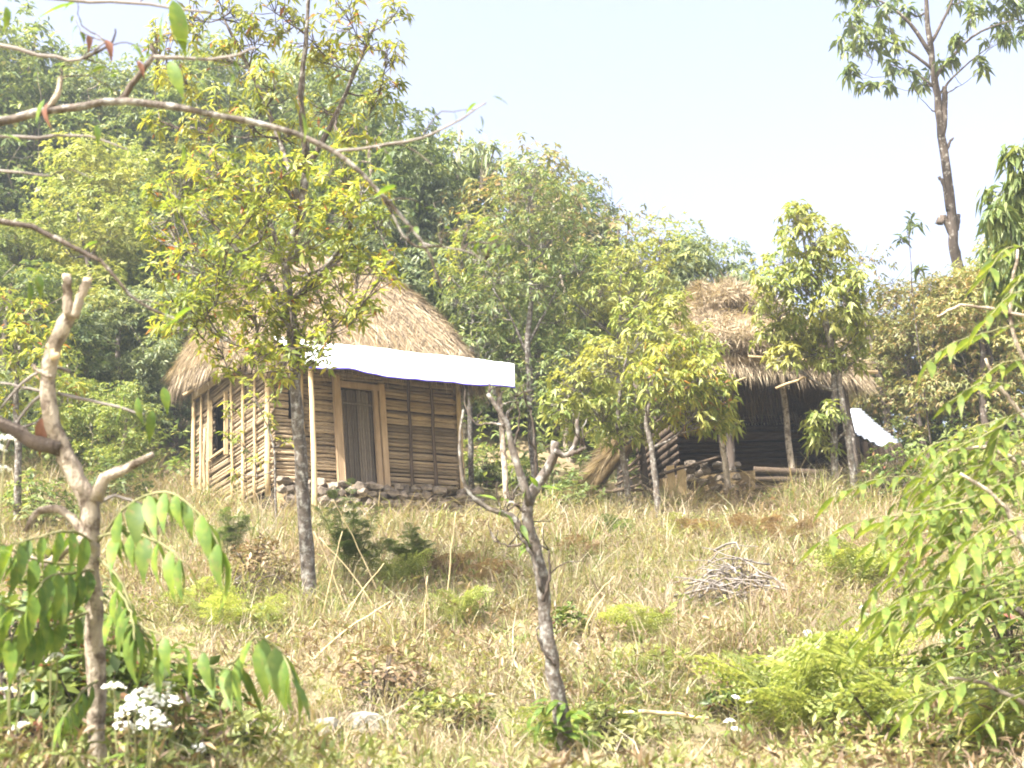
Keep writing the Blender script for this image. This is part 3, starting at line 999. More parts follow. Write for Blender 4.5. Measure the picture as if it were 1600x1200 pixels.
def place_tree(name, label, base, tb, cb, bark, leaf, group=None, cat='tree', cm=None):
    t = thing(name, label, cat, base, group)
    tb.build('trunk', bark, t, smooth=True)
    cb.build('crown', leaf, t)
    return t


def px_clumps(base, lst, d, rpx, tips, jd=.5):
    out = []
    for it in lst:
        px, py = it[0], it[1]
        dd = d + random.uniform(-jd, jd)
        s = it[2] if len(it) > 2 else 1.0
        out.append((at(px, py, dd) - base, rpx * s / FP * d, max(3, int(tips * s))))
    return out


# --- the yellow-leaved tree in front of the hut
def yellow_tree():
    base = hit(484, 942)
    d0 = proj(base)[2]
    tr = [Vector((0, 0, -.15))] + [at(*p) - base for p in ((478, 850, d0), (468, 700, d0), (461, 600, d0 + .05), (455, 500, d0 + .05), (448, 420, d0), (470, 330, d0), (478, 250, d0 + .1), (470, 150, d0), (478, 60, d0), (485, -40, d0))]
    rad = [.078, .068, .060, .055, .050, .042, .042, .036, .028, .02, .010]
    low = [(290, 285), (340, 262), (262, 345), (325, 335), (395, 275), (452, 300), (520, 265), (380, 365), (300, 415), (420, 345), (485, 375), (540, 335), (565, 415, .8), (350, 440), (418, 430), (495, 455, .8), (300, 488, .8), (262, 505, .6),
           (400, 495), (462, 500), (520, 500, .8), (572, 470, .6), (565, 300), (590, 345, .7), (440, 540, .8), (480, 545, .7), (395, 545, .7), (330, 510, .7), (360, 300), (250, 300, .6), (420, 390), (530, 400, .8), (610, 400, .5), (450, 480), (380, 470)]
    high = [(250, 60, .8), (300, 25), (350, 90), (402, 60), (432, 128), (482, 60), (520, 100), (560, 60, .8), (590, 150, .7), (602, 80, .7), (340, 165), (505, 168), (280, 120, .8), (552, 205, .8), (430, 20), (620, 20, .6), (392, 195), (250, 190, .6), (450, 215), (540, 20), (360, 20), (610, 130, .5), (310, 200, .8), (470, -40), (400, -50), (540, -50), (320, -50)]
    br = [([at(455, 500, d0) - base, at(420, 440, d0 - .2) - base, at(370, 390, d0 - .4) - base, at(310, 330, d0 - .4) - base], .045, .012),
          ([at(458, 470, d0) - base, at(500, 430, d0 - .2) - base, at(540, 370, d0 - .3) - base, at(560, 310, d0 - .3) - base], .04, .012),
          ([at(470, 330, d0) - base, at(440, 230, d0 + .3) - base, at(400, 130, d0 + .3) - base, at(350, 30, d0 + .2) - base], .035, .01),
          ([at(476, 270, d0) - base, at(520, 190, d0 + .2) - base, at(560, 100, d0 + .3) - base, at(590, 30, d0 + .4) - base], .032, .01),
          ([at(450, 430, d0) - base, at(400, 300, d0 - .1) - base, at(340, 240, d0) - base], .03, .01)]
    tb, cb = tree_meshes(tr, rad, px_clumps(base, low, d0 - .1, 45, 26, .8), 7, .10, .032, .30, (.8, 1.7), bark='bark_lichen', shell=.35, sides=10, branches=br)
    front = [(470, 330), (440, 262), (505, 310), (455, 395), (490, 440), (420, 300), (480, 250), (360, 380), (400, 330), (520, 440), (300, 380), (430, 470), (340, 470), (550, 380), (280, 320), (460, 545, .7), (300, 500), (270, 470), (340, 540), (400, 560), (520, 520), (560, 490), (250, 420), (600, 430), (440, 580), (500, 560, .7), (355, 575, .6)]
    tb3, cb3 = tree_meshes(tr[3:9], [.03, .02, .01], px_clumps(base, [c + ((.8,) if len(c) < 3 else ()) for c in front], d0 - .75, 36, 12, .35), 7, .10, .032, .30, (.8, 1.7), sides=5)
    tb2, cb2 = tree_meshes(tr[-4:], rad[-4:], px_clumps(base, high, d0 + .2, 46, 19, .6), 7, .10, .032, .6, (.9, 1.7), shell=.35, sides=5, branches=br[2:4])
    t = place_tree('yellow_leaved_tree', 'lichen-barked tree with bright yellow-green leaves standing before the left hut', base, tb, cb, 'bark_lichen', 'yellow_leaf')
    cb3.build('crown', 'yellow_leaf', t)
    tb3.build('branches', 'bark_brown', t)
    tb2.build('branches', 'bark_brown', t)
    c = cb2.build('crown', 'olive_leaf', t)
    c['label'] = 'sparse olive-green upper crown against the sky'


yellow_tree()


# --- sapling left of that trunk
def sapling(px, py, tops, clumps, label, leaf, rpx=22, tips=7, r=.022, L=.11, name='sapling', bark='bark_lichen', d=None):
    base = hit(px, py) if d is None else on_ground(px, d, py)
    d0 = proj(base)[2]
    tr = [Vector((0, 0, -.1))] + [at(a, b, d0) - base for a, b in tops]
    tb, cb = tree_meshes(tr, np.linspace(r, r * .35, 4), px_clumps(base, clumps, d0, rpx, tips, .25), 6, L, L * .32, .45, (.8, 1.6), sides=6)
    return place_tree(name, label, base, tb, cb, bark, leaf)


sapling(432, 830, ((430, 760), (428, 700), (415, 660), (398, 620)), ((360, 640), (395, 625), (420, 660), (375, 690), (400, 720, .7), (440, 690, .7), (385, 600, .7), (350, 680, .5), (430, 620, .6), (365, 740, .5)),
        'thin dark sapling with few yellow leaves before the hut side wall', 'yellow_leaf', 20, 5)


# --- pruned bare tree in the middle of the slope
def pruned_tree():
    base = hit(892, 1200)
    d = proj(base)[2]
    t = thing('pruned_tree', 'small pruned tree with bare lichen-spotted crooked branches on the slope', 'tree', base)
    A = lambda px, py, o=0: at(px, py, d + o) - base
    tb = MB()
    tube(tb, spline([Vector((.0, 0, -.2)), A(880, 1130), A(868, 1070), A(855, 990), A(848, 930), A(838, 860), A(822, 800), A(838, 760, .05), A(862, 720, .05), A(868, 690, .05)], 28, .008), np.interp(np.linspace(0, 1, 29), [0, .3, .55, .68, .8, 1], [.054, .044, .038, .034, .033, .024]), 10, rough=.10)
    tb.build('trunk', 'bark_lichen', t, smooth=True)
    brs = [([(836, 850), (815, 830), (800, 805), (765, 795), (735, 775), (722, 745), (718, 700), (724, 640)], 0.0255, 0.0064, 0),
           ([(828, 790), (815, 745), (802, 700), (792, 665), (778, 640), (762, 615)], 0.0285, 0.0112, -.1),
           ([(866, 705), (885, 712), (900, 690), (902, 655)], 0.0195, 0.0112, 0),
           ([(885, 712), (905, 705), (915, 700)], 0.0150, 0.0096, -.05),
           ([(848, 925), (835, 880), (822, 850), (808, 830)], 0.0165, 0.0064, -.08),
           ([(815, 850), (795, 853), (780, 848)], 0.0090, 0.0040, -.1),
           ([(848, 940), (858, 900), (858, 860)], 0.0150, 0.0048, -.08),
           ([(792, 668), (770, 662), (745, 664)], 0.0105, 0.0040, -.1),
           ([(838, 765), (836, 700), (830, 640)], 0.0105, 0.0040, .15),
           ([(820, 800), (800, 785), (788, 800)], 0.0105, 0.0048, -.1),
           ([(802, 700), (812, 660), (806, 620)], 0.0090, 0.0032, .05),
           ([(868, 1040), (845, 1010), (838, 985)], 0.0090, 0.0040, -.05)]
    for p, r0, r1, o in brs:
        pts = spline([A(x, y, o) for x, y in p], 14, .006)
        tube(MB(), pts, np.linspace(r0, r1, 15), 6, rough=.12).build('branch', 'bark_lichen' if r0 > .016 else 'bark_brown', t, smooth=True)
    for _ in range(44):
        p = random.choice(brs)[0]
        x, y = p[random.randrange(len(p) // 2, len(p))]
        a = random.uniform(-2.6, -.5)
        ln = random.uniform(20, 60)
        o = random.uniform(-.15, .15)
        tube(MB(), spline([A(x, y), A(x + math.cos(a) * ln * .5, y + math.sin(a) * ln * .5, o * .5), A(x + math.cos(a + .3) * ln, y + math.sin(a + .3) * ln, o)], 6, .006), np.linspace(.006, .0025, 7), 4).build('twig', 'bark_brown', t)
    # sprouting leaves at joints and at the foot
    for px, py, n in ((775, 790, 4), (830, 840, 3), (815, 830, 2), (855, 1130, 9), (880, 1145, 12), (895, 1120, 8), (832, 760, 3), (905, 1150, 8), (840, 1110, 5), (870, 1100, 6)):
        for _ in range(n):
            leaf_obj(t, NEAR, A(px + random.uniform(-12, 12), py + random.uniform(-10, 10), random.uniform(-.12, .02)), (random.uniform(-1, 1), random.uniform(-.8, .2), random.uniform(-.8, .4)), random.uniform(.11, .18))


# ------------------------------------------------------------------ big single leaves (foreground)
def big_leaf(mat, seed, width=.30, bend=.5, fold=.22, name='leaf'):
    r0 = random.Random(seed)
    xs = [0, .12, .32, .55, .80, 1.0]
    ws = [.03, .62, 1.0, .84, .34, .0]
    V = []
    for x, w in zip(xs, ws):
        zc = -bend * x * x * .5
        wv = width / 2 * w * r0.uniform(.92, 1.08)
        for s in (-1, 0, 1):
            V.append((x * (1 - .12 * bend * x), s * wv, zc + abs(s) * fold * wv + r0.uniform(-.006, .006)))
    F = []
    for i in range(len(xs) - 1):
        for j in range(2):
            F.append([i * 3 + j, (i + 1) * 3 + j, (i + 1) * 3 + j + 1, i * 3 + j + 1])
    return MB().add(V, np.array(F)).mesh(name, mat, smooth=True)


NEAR = [big_leaf('near_leaf', i, .27 + .03 * (i % 3), .45 + .2 * (i % 4)) for i in range(6)]
RIGHT = [big_leaf('right_leaf', 10 + i, .20 + .025 * (i % 3), .15 + .22 * (i % 4)) for i in range(6)]
DEAD = [big_leaf('red_leaf', 30 + i, .32, .9, .5) for i in range(3)]


def leaf_obj(parent, meshes, base, d, L, up=None, name='leaf'):
    x = Vector(d).normalized()
    upv = Vector(up) if up else Vector((random.uniform(-.4, .4), random.uniform(-.6, .2), 1))
    y = upv.cross(x)
    if y.length < 1e-3:
        y = Vector((0, 1, 0)).cross(x)
    y.normalize()
    z = x.cross(y)
    m4 = Matrix.Translation(Vector(base)) @ Matrix((x, y, z)).transposed().to_4x4() @ Matrix.Diagonal((L, L, L, 1))
    return link(name, random.choice(meshes), parent, mat4=m4)


def frond_branch(t, pts, r0, r1, nleaf, L, meshes, bark, start=.15, spread=.9, hang=.8, name='branch', terminal=True):
    """a leafy branch: the stem is the part, each leaf a sub-part; leaves in two rows hanging to either side"""
    P = spline(pts, 14, .004)
    b = tube(MB(), P, np.linspace(r0, r1, 15), 5).build(name, bark, t, smooth=True)
    for i in range(nleaf):
        f = start + (1 - start) * (i + random.uniform(-.2, .2)) / max(1, nleaf - 1)
        f = min(max(f, 0), 1)
        u = f * 14
        k = min(int(u), 13)
        q = P[k].lerp(P[k + 1], u - k)
        tg = (P[k + 1] - P[k]).normalized()
        sd = tg.cross(Vector((0, 0, 1))).normalized() * (1 if i % 2 else -1)
        d = sd * spread * random.uniform(.5, 1.1) + tg * random.uniform(.3, .9) + Vector((0, 0, -hang * random.uniform(.6, 1.4)))
        up = Vector((0, 0, 1)) + sd * .5 + Vector([random.uniform(-.3, .3) for _ in range(3)])
        leaf_obj(b, meshes, q, d, L * 1.3 * random.uniform(.7, 1.15), up)
    return b


pruned_tree()


# --- left foreground: lopped tree with forked cut top and big drooping leaves
def lopped_tree():
    d = 5.4
    base = on_ground(150, d, 1200)
    A = lambda px, py, o=0: at(px, py, d + o) - base
    t = thing('lopped_tree', 'lopped foreground tree with pale forked cut top and large drooping leaves', 'tree', base)
    g0 = A(152, 1235)
    tb = MB()
    tube(tb, spline([Vector((g0.x, g0.y, -.15)), A(152, 1190), A(150, 1080), A(148, 960), A(140, 860), A(140, 800), A(120, 750), A(92, 690), A(75, 630), A(80, 560), A(105, 500), A(112, 480)], 40, .004), np.interp(np.linspace(0, 1, 41), [0, .35, .5, .62, .8, 1], [.038, .038, .04, .036, .031, .033]), 11, rough=.16)
    tb.build('trunk', 'bark_pale', t, smooth=True)
    for p, r0, r1, m in (([(110, 495), (106, 465), (104, 432)], .022, .018, 'bark_pale'), ([(115, 495), (126, 465), (136, 438)], .022, .018, 'bark_pale'),
                         ([(150, 780), (165, 745), (195, 735), (215, 722), (240, 710)], .030, .012, 'bark_pale'), ([(95, 700), (50, 690), (10, 665), (-60, 630)], .034, .028, 'bark_brown'),
                         ([(140, 840), (105, 855), (75, 880), (40, 870)], .03, .012, 'bark_pale'), ([(80, 590), (62, 580), (50, 570)], .012, .008, 'bark_pale'), ([(88, 560), (80, 545), (72, 540)], .02, .014, 'cut_wood'),
                         ([(150, 860), (100, 800), (60, 800), (40, 830)], .022, .012, 'bark_pale')):
        tube(MB(), spline([A(x, y, -.02) for x, y in p], 8, .004), np.linspace(r0, r1, 9), 8, rough=.16).build('branch', m, t, smooth=True)
    for px, py, r in ((104, 430, .0185), (137, 436, .0185)):
        c = tube(MB(), [A(px, py + 4), A(px, py - 2)], [r, r * .9], 10).build('cut_end', 'cut_wood', t)
    for p in ([(75, 610), (40, 640), (0, 720)], [(85, 620), (60, 610), (0, 598)], [(90, 615), (160, 630), (225, 648)], [(110, 580), (85, 575), (45, 590), (0, 640)], [(150, 790), (180, 775), (225, 790)]):
        tube(MB(), spline([A(x, y, .05) for x, y in p], 8, .003), np.linspace(.009, .005, 9), 5).build('twig', 'twig_grey', t, smooth=True)
    # leafy branches
    o = -.5
    fr = [([(150, 850), (200, 790), (260, 770), (310, 800), (345, 860)], 15, .17), ([(150, 870), (185, 905), (220, 980), (270, 1030), (360, 1046)], 5, .15), ([(300, 1046), (360, 1040), (400, 995), (440, 1020), (455, 1060)], 11, .19),
          ([(150, 880), (90, 880), (40, 870), (0, 850), (-40, 860)], 9, .16), ([(150, 890), (120, 895), (80, 900), (50, 930)], 9, .15), ([(160, 900), (190, 930), (205, 960), (210, 1000)], 8, .16),
          ([(150, 950), (90, 975), (50, 985), (10, 1000)], 9, .15), ([(155, 1060), (130, 1080), (115, 1100), (100, 1120)], 6, .13), ([(150, 840), (200, 830), (250, 850), (290, 880)], 9, .16), ([(150, 850), (110, 830), (60, 840), (20, 850)], 8, .15),
          ([(155, 930), (185, 960), (235, 985), (320, 1020)], 4, .13), ([(150, 900), (100, 920), (60, 960), (-10, 940)], 8, .15)]
    for p, n, L in fr:
        frond_branch(t, [A(x, y, o * (i / (len(p) - 1))) for i, (x, y) in enumerate(p)], .007, .003, n + 4, L * 1.0, NEAR, 'stem_green', spread=.75, hang=1.0)
    for px, py, L in ((238, 640, .17), (215, 620, .15), (255, 605, .14), (45, 440, .14), (60, 430, .12), (70, 650, .2)):
        m = DEAD if L == .2 else NEAR
        leaf_obj(t, m, A(px, py, .0), (random.uniform(-.2, .6), -.1, -1), L * .9)
    return t


lopped_tree()


# --- overhanging branch from a tree whose trunk stands left of the picture
def overhang():
    d = 5.0
    base = on_ground(-420, d, 1100)
    A = lambda px, py, o=0: at(px, py, d + o) - base
    t = thing('overhanging_tree', 'bare grey branch arching across the upper left from a tree beyond the edge', 'tree', base)
    tube(MB(), spline([Vector((0, 0, -.2)), A(-410, 800), A(-400, 500), A(-390, 250), A(-380, 0), A(-400, -250)], 20, .01), np.linspace(.10, .05, 21), 9, rough=.08).build('trunk', 'bark_brown', t, smooth=True)
    B = [([(-395, 330), (-200, 240), (0, 190), (90, 172), (195, 158), (290, 172), (400, 190), (500, 225), (560, 268), (620, 330), (665, 385), (690, 450)], .021, .005, 30, 'bark_lichen'),
         ([(185, 160), (215, 120), (240, 88), (236, 70)], .014, .008, 10, 'bark_brown'), ([(240, 88), (330, 92), (400, 75)], .009, .004, 10, 'twig_grey'), ([(525, 236), (580, 230), (660, 215), (720, 185), (760, 160)], .007, .003, 12, 'twig_grey'),
         ([(600, 372 - 60), (640, 380), (690, 384)], .006, .003, 8, 'bark_brown'), ([(-390, 420), (-100, 345), (40, 352), (110, 385), (160, 410), (215, 470), (290, 505)], .016, .004, 20, 'bark_brown'),
         ([(-385, 120), (-100, 60), (60, 85), (130, 92), (165, 65)], .012, .004, 14, 'twig_grey'), ([(130, 92), (170, 70), (180, 45)], .007, .003, 8, 'bark_brown'), ([(-390, 200), (-100, 210), (60, 215), (130, 212), (200, 235)], .010, .003, 14, 'twig_grey'),
         ([(-380, 20), (-100, -20), (100, 0), (220, 5), (330, 20)], .012, .004, 14, 'twig_grey'), ([(-390, 270), (-60, 280), (0, 268), (80, 275)], .010, .004, 12, 'twig_grey'), ([(75, 172), (90, 150), (95, 120)], .014, .010, 6, 'bark_pale'), ([(660, 380), (720, 392), (760, 405)], .004, .002, 8, 'twig_grey')]
    parts = []
    for p, r0, r1, n, m in B:
        parts.append(tube(MB(), spline([A(x, y) for x, y in p], n, .005), np.linspace(r0, r1, n + 1), 7, rough=.08).build('branch', m, t, smooth=True))
    for _ in range(34):
        p = random.choice(B)[0]
        k = random.randrange(max(0, len(p) - 4), len(p))
        x, y = p[k]
        a = random.uniform(-2.9, .4)
        ln = random.uniform(30, 110)
        pts = spline([A(x, y), A(x + math.cos(a) * ln * .5, y + math.sin(a) * ln * .4, random.uniform(-.1, .1)), A(x + math.cos(a + .4) * ln, y + math.sin(a + .4) * ln * .7, random.uniform(-.2, .2))], 7, .006)
        tw = tube(MB(), pts, np.linspace(.0035, .0015, 8), 4).build('twig', 'bark_brown', t)
        for q in pts[4:]:
            if random.random() < .3:
                leaf_obj(tw, NEAR, q, (random.uniform(-1, 1), random.uniform(-.4, .4), random.uniform(-1, .1)), random.uniform(.04, .08))
    for px, py, L, dx in ((270, 0, .24, .2), (265, 95, .18, .3), (300, 70, .14, .4), (120, 5, .18, -.8), (10, 10, .12, .3), (0, 210, .12, 1), (150, 195, .09, .2), (70, 155, .11, -.4), (285, 225, .10, .3), (300, 240, .10, 1), (470, 175, .13, .3), (490, 200, .12, 1), (770, 150, .07, .6), (745, 160, .07, -.5), (750, 180, .06, .4), (620, 290, .12, -1),
                          (40, 420, .14, .6), (280, 500, .10, -.6), (300, 480, .12, -.8), (190, 610, .14, 0), (255, 20, .16, -.2)):
        leaf_obj(t, NEAR, A(px, py, random.uniform(-.2, .1)), (dx, random.uniform(-.3, .3), -.8 if abs(dx) < .5 else -.2), L)
    for px, py, L in ((165, 62, .10), (138, 55, .08), (75, 160, .12), (285, 100, .16), (215, 95, .08)):
        leaf_obj(t, DEAD, A(px, py, -.02), (random.uniform(-.5, .5), -.2, -.9), L)


overhang()


# --- right foreground: shrubs of hanging pinnate leaves
def right_shrub(label, root, d, stems, fr, extra):
    base = on_ground(root, d, 1200)
    A = lambda px, py, o=0: at(px, py, d + o) - base
    t = thing('leafy_shrub', label, 'shrub', base, 'leafy shrubs at the right edge')
    for p, r in stems:
        tube(MB(), spline([A(*q) for q in p], 12, .008), np.linspace(r, r * .5, 13), 6, rough=.06).build('stem', 'bark_pale' if r < .019 else 'bark_brown', t, smooth=True)
    for x0, x1, y0, y1, n in extra:
        for _ in range(n):
            x, y = random.uniform(x0, x1), random.uniform(y0, y1)
            q = random.uniform(-.5, .9)
            fr = fr + [([(x + 60, y - 10 - 25 * q), (x, y), (x - 45, y + 6 + 20 * q), (x - 85, y + 30 + 45 * q)], 9, random.uniform(.09, .14))]
    for p, n, L in fr:
        dd = random.uniform(-.5, .45)
        frond_branch(t, [A(x, y, dd - .25 * i / (len(p) - 1)) for i, (x, y) in enumerate(p)], .005, .002, n + 1, L * 1.2, RIGHT, 'stem_green', start=.05, spread=1.0, hang=.28)


right_shrub('foreground shrub of bright drooping pointed leaves along the lower right edge', 1660, 6.6,
            [([(1660, 1300), (1650, 1100), (1640, 900), (1630, 760)], .035), ([(1650, 1100), (1620, 1000), (1590, 950), (1500, 925)], .02), ([(1645, 950), (1600, 850), (1560, 780), (1500, 740)], .018), ([(1655, 1150), (1600, 1100), (1540, 1070), (1480, 1060)], .016)],
            [([(1500, 755), (1430, 745), (1370, 748), (1305, 775)], 13, .115), ([(1500, 800), (1420, 805), (1350, 812), (1285, 845)], 13, .125), ([(1620, 800), (1570, 815), (1520, 845), (1490, 880)], 12, .13), ([(1560, 930), (1490, 918), (1430, 925), (1375, 955)], 13, .13),
             ([(1560, 1075), (1500, 1078), (1440, 1085), (1380, 1115)], 11, .11), ([(1620, 990), (1560, 1000), (1510, 1030)], 9, .12), ([(1600, 850), (1540, 880), (1500, 930)], 10, .13), ([(1610, 900), (1560, 930), (1530, 990)], 9, .13), ([(1540, 830), (1480, 835), (1420, 870)], 11, .13), ([(1620, 1080), (1580, 1090), (1540, 1130)], 8, .11),
             ([(1500, 870), (1450, 890), (1410, 930)], 9, .12)], [(1420, 1600, 780, 960, 15), (1480, 1600, 960, 1130, 5)])
right_shrub('leafy shrub with narrow hanging leaves at the right edge beneath the tall tree', 1700, 7.2,
            [([(1700, 1300), (1680, 1000), (1650, 760), (1635, 600), (1625, 440)], .035), ([(1650, 760), (1590, 720), (1540, 700), (1480, 705)], .018), ([(1645, 700), (1590, 640), (1560, 600), (1540, 560)], .016), ([(1635, 600), (1590, 540), (1580, 460), (1590, 390)], .015), ([(1625, 500), (1560, 485), (1500, 478), (1465, 495)], .012)],
            [([(1600, 505), (1540, 520), (1490, 535), (1450, 565)], 12, .12), ([(1600, 385), (1570, 390), (1545, 425)], 9, .12), ([(1610, 670), (1540, 680), (1480, 705), (1435, 745)], 13, .14), ([(1610, 710), (1540, 730), (1490, 770), (1470, 810)], 12, .14), ([(1580, 600), (1530, 600), (1480, 630)], 10, .11), ([(1600, 760), (1560, 800), (1535, 860)], 11, .13),
             ([(1620, 560), (1560, 570), (1520, 610)], 9, .12), ([(1620, 450), (1580, 460), (1540, 500)], 9, .12), ([(1560, 720), (1500, 725), (1440, 770)], 11, .13), ([(1600, 640), (1570, 660), (1550, 720)], 10, .14), ([(1520, 690), (1470, 690), (1430, 715)], 9, .12), ([(1610, 420), (1590, 440), (1570, 480)], 7, .12)], [(1450, 1610, 660, 800, 16)])


right_shrub('leafy shrub behind the two right-edge shrubs, its leaves filling the gap between them', 1680, 8.2,
            [([(1680, 1300), (1660, 1000), (1640, 800), (1620, 650)], .03), ([(1650, 900), (1580, 830), (1500, 800)], .015)], [], [(1400, 1620, 720, 1080, 28)])


# --- trees round the shelter and between the huts
def px_tree(name, label, px, py, tops, rad, clumps, leaf, rpx, tips, k=7, L=.13, W=.042, droop=.5, jd=.6, bark='bark_lichen', branches=(), d=None, extra=(), shell=.3, th=(.8, 1.6), group=None):
    base = hit(px, py) if d is None else on_ground(px, d, py)
    d0 = proj(base)[2]
    tr = [Vector((0, 0, -.15))] + [at(a, b, d0) - base for a, b in tops]
    br = [([at(a, b, d0) - base for a, b in p], r0, r1) for p, r0, r1 in branches]
    tb, cb = tree_meshes(tr, rad, px_clumps(base, clumps, d0, rpx, tips, jd), k, L, W, droop, th, bark=bark, shell=shell, branches=br, sides=8)
    t = place_tree(name, label, base, tb, cb, bark, leaf, group)
    return t, base, d0


px_tree('leafy_tree', 'yellow-green tree with pale thin trunk in front of the left end of the shelter', 987, 812, ((980, 760), (970, 690), (966, 640), (975, 580), (985, 530)), [.055, .05, .045, .035, .02, .01],
        [(900, 600), (950, 572), (1002, 560), (1050, 572), (928, 642), (980, 618), (1035, 632), (960, 672, .8), (892, 655, .8), (1010, 522, .8), (875, 632, .7), (1000, 668, .7), (940, 540, .6), (1060, 610, .8), (1040, 500, .8), (1075, 520, .8), (1100, 550, .7), (1055, 475, .6), (1090, 600, .8), (985, 490, .7)], 'forest_yellow', 48, 46, L=.125, W=.044, droop=.6)
px_tree('leafy_tree', 'green tree on a dark slender trunk before the shelter, second from its left end', 1032, 832, ((1026, 770), (1018, 700), (1010, 650), (1030, 600)), [.05, .045, .04, .03, .015],
        [(1060, 600), (1095, 590), (1090, 640), (1120, 650, .7), (1130, 610, .7), (1040, 550, .8), (1080, 560), (1020, 590)], 'olive_leaf', 46, 44, L=.13, W=.044, droop=.7)
px_tree('leafy_tree', 'slim pale trunk with a low tuft of leaves before the middle of the shelter', 1140, 800, ((1136, 750), (1128, 690), (1122, 650)), [.055, .05, .045, .03],
        [(1130, 650, .8), (1142, 660, .6), (1120, 630, .8)], 'olive_leaf', 22, 9, L=.17, W=.055, droop=.8, jd=.2, bark='bark_pale')
px_tree('leafy_tree', 'grey-green leafy tree rising on a thin pale trunk before the right end of the shelter', 1302, 762, ((1303, 700), (1304, 620), (1302, 560), (1285, 480), (1260, 400), (1250, 340)), [.06, .055, .05, .045, .035, .02, .012],
        [(1240, 348, .8), (1268, 375), (1222, 412), (1290, 420), (1252, 450), (1315, 468), (1218, 475), (1280, 508), (1332, 440, .8), (1235, 520), (1205, 450, .8), (1310, 520, .8), (1340, 500, .6), (1255, 330, .5), (1205, 520, .7), (1270, 545, .8), (1225, 555, .6), (1300, 380, .7)], 'forest_yellow', 50, 46, L=.125, W=.05, droop=.7,
        branches=[([(1305, 560), (1340, 520), (1370, 490), (1400, 460)], .02, .006), ([(1304, 580), (1290, 520), (1270, 460)], .025, .01)], d=19.0)
px_tree('leafy_tree', 'thin leaning trunk with leaves low on its stem beside the pale shed roof', 1335, 765, ((1328, 700), (1318, 640), (1312, 590), (1320, 550)), [.055, .05, .045, .035, .02],
        [(1300, 560, .8), (1335, 565, .8), (1280, 660, .8), (1290, 700, .7), (1275, 685, .6), (1298, 640, .6), (1345, 540, .6), (1268, 655, .5)], 'forest_yellow', 34, 18, L=.14, W=.048, droop=.6, jd=.3, d=18.9)
px_tree('broad_tree', 'broad small-leaved green tree standing between the two huts', 838, 740, ((832, 690), (828, 600), (824, 540), (830, 450), (826, 340)), [.085, .08, .07, .06, .045, .02],
        [(830, 305), (800, 370), (862, 372), (778, 430), (845, 445), (900, 415), (758, 480), (820, 498), (882, 498), (742, 540, .8), (790, 560), (850, 575), (905, 555), (818, 265, .7), (872, 325), (716, 470, .7), (925, 480, .8), (810, 620, .8), (770, 610, .7), (870, 630, .8), (760, 390, .7)], 'forest_mid', 58, 70, k=7, L=.13, W=.045, d=24.5, jd=1.0,
        branches=[([(824, 540), (850, 490), (880, 430)], .035, .012), ([(826, 560), (800, 500), (770, 450)], .035, .012)])
px_tree('yellow_tipped_tree', 'tree with yellow-orange young leaves left of the broad tree behind the hut', 735, 740, ((735, 640), (738, 520), (745, 440)), [.06, .055, .045, .02],
        [(740, 385), (775, 375), (760, 420), (715, 400, .8), (790, 400, .7), (730, 350, .7), (700, 430, .7), (765, 460, .7)], 'yellow_leaf', 44, 26, k=8, L=.14, W=.042, d=25.5)
px_tree('yellow_tipped_tree', 'yellow-green tree with a few orange leaves right of the broad tree', 965, 740, ((965, 640), (968, 520), (970, 430)), [.06, .055, .045, .02],
        [(960, 420), (1000, 410), (940, 455), (985, 455), (1020, 440, .8), (930, 500), (975, 500), (1015, 490), (1050, 470, .8), (950, 540), (1060, 520, .8), (905, 480, .7)], 'forest_yellow', 46, 40, k=8, L=.14, W=.045, d=25)


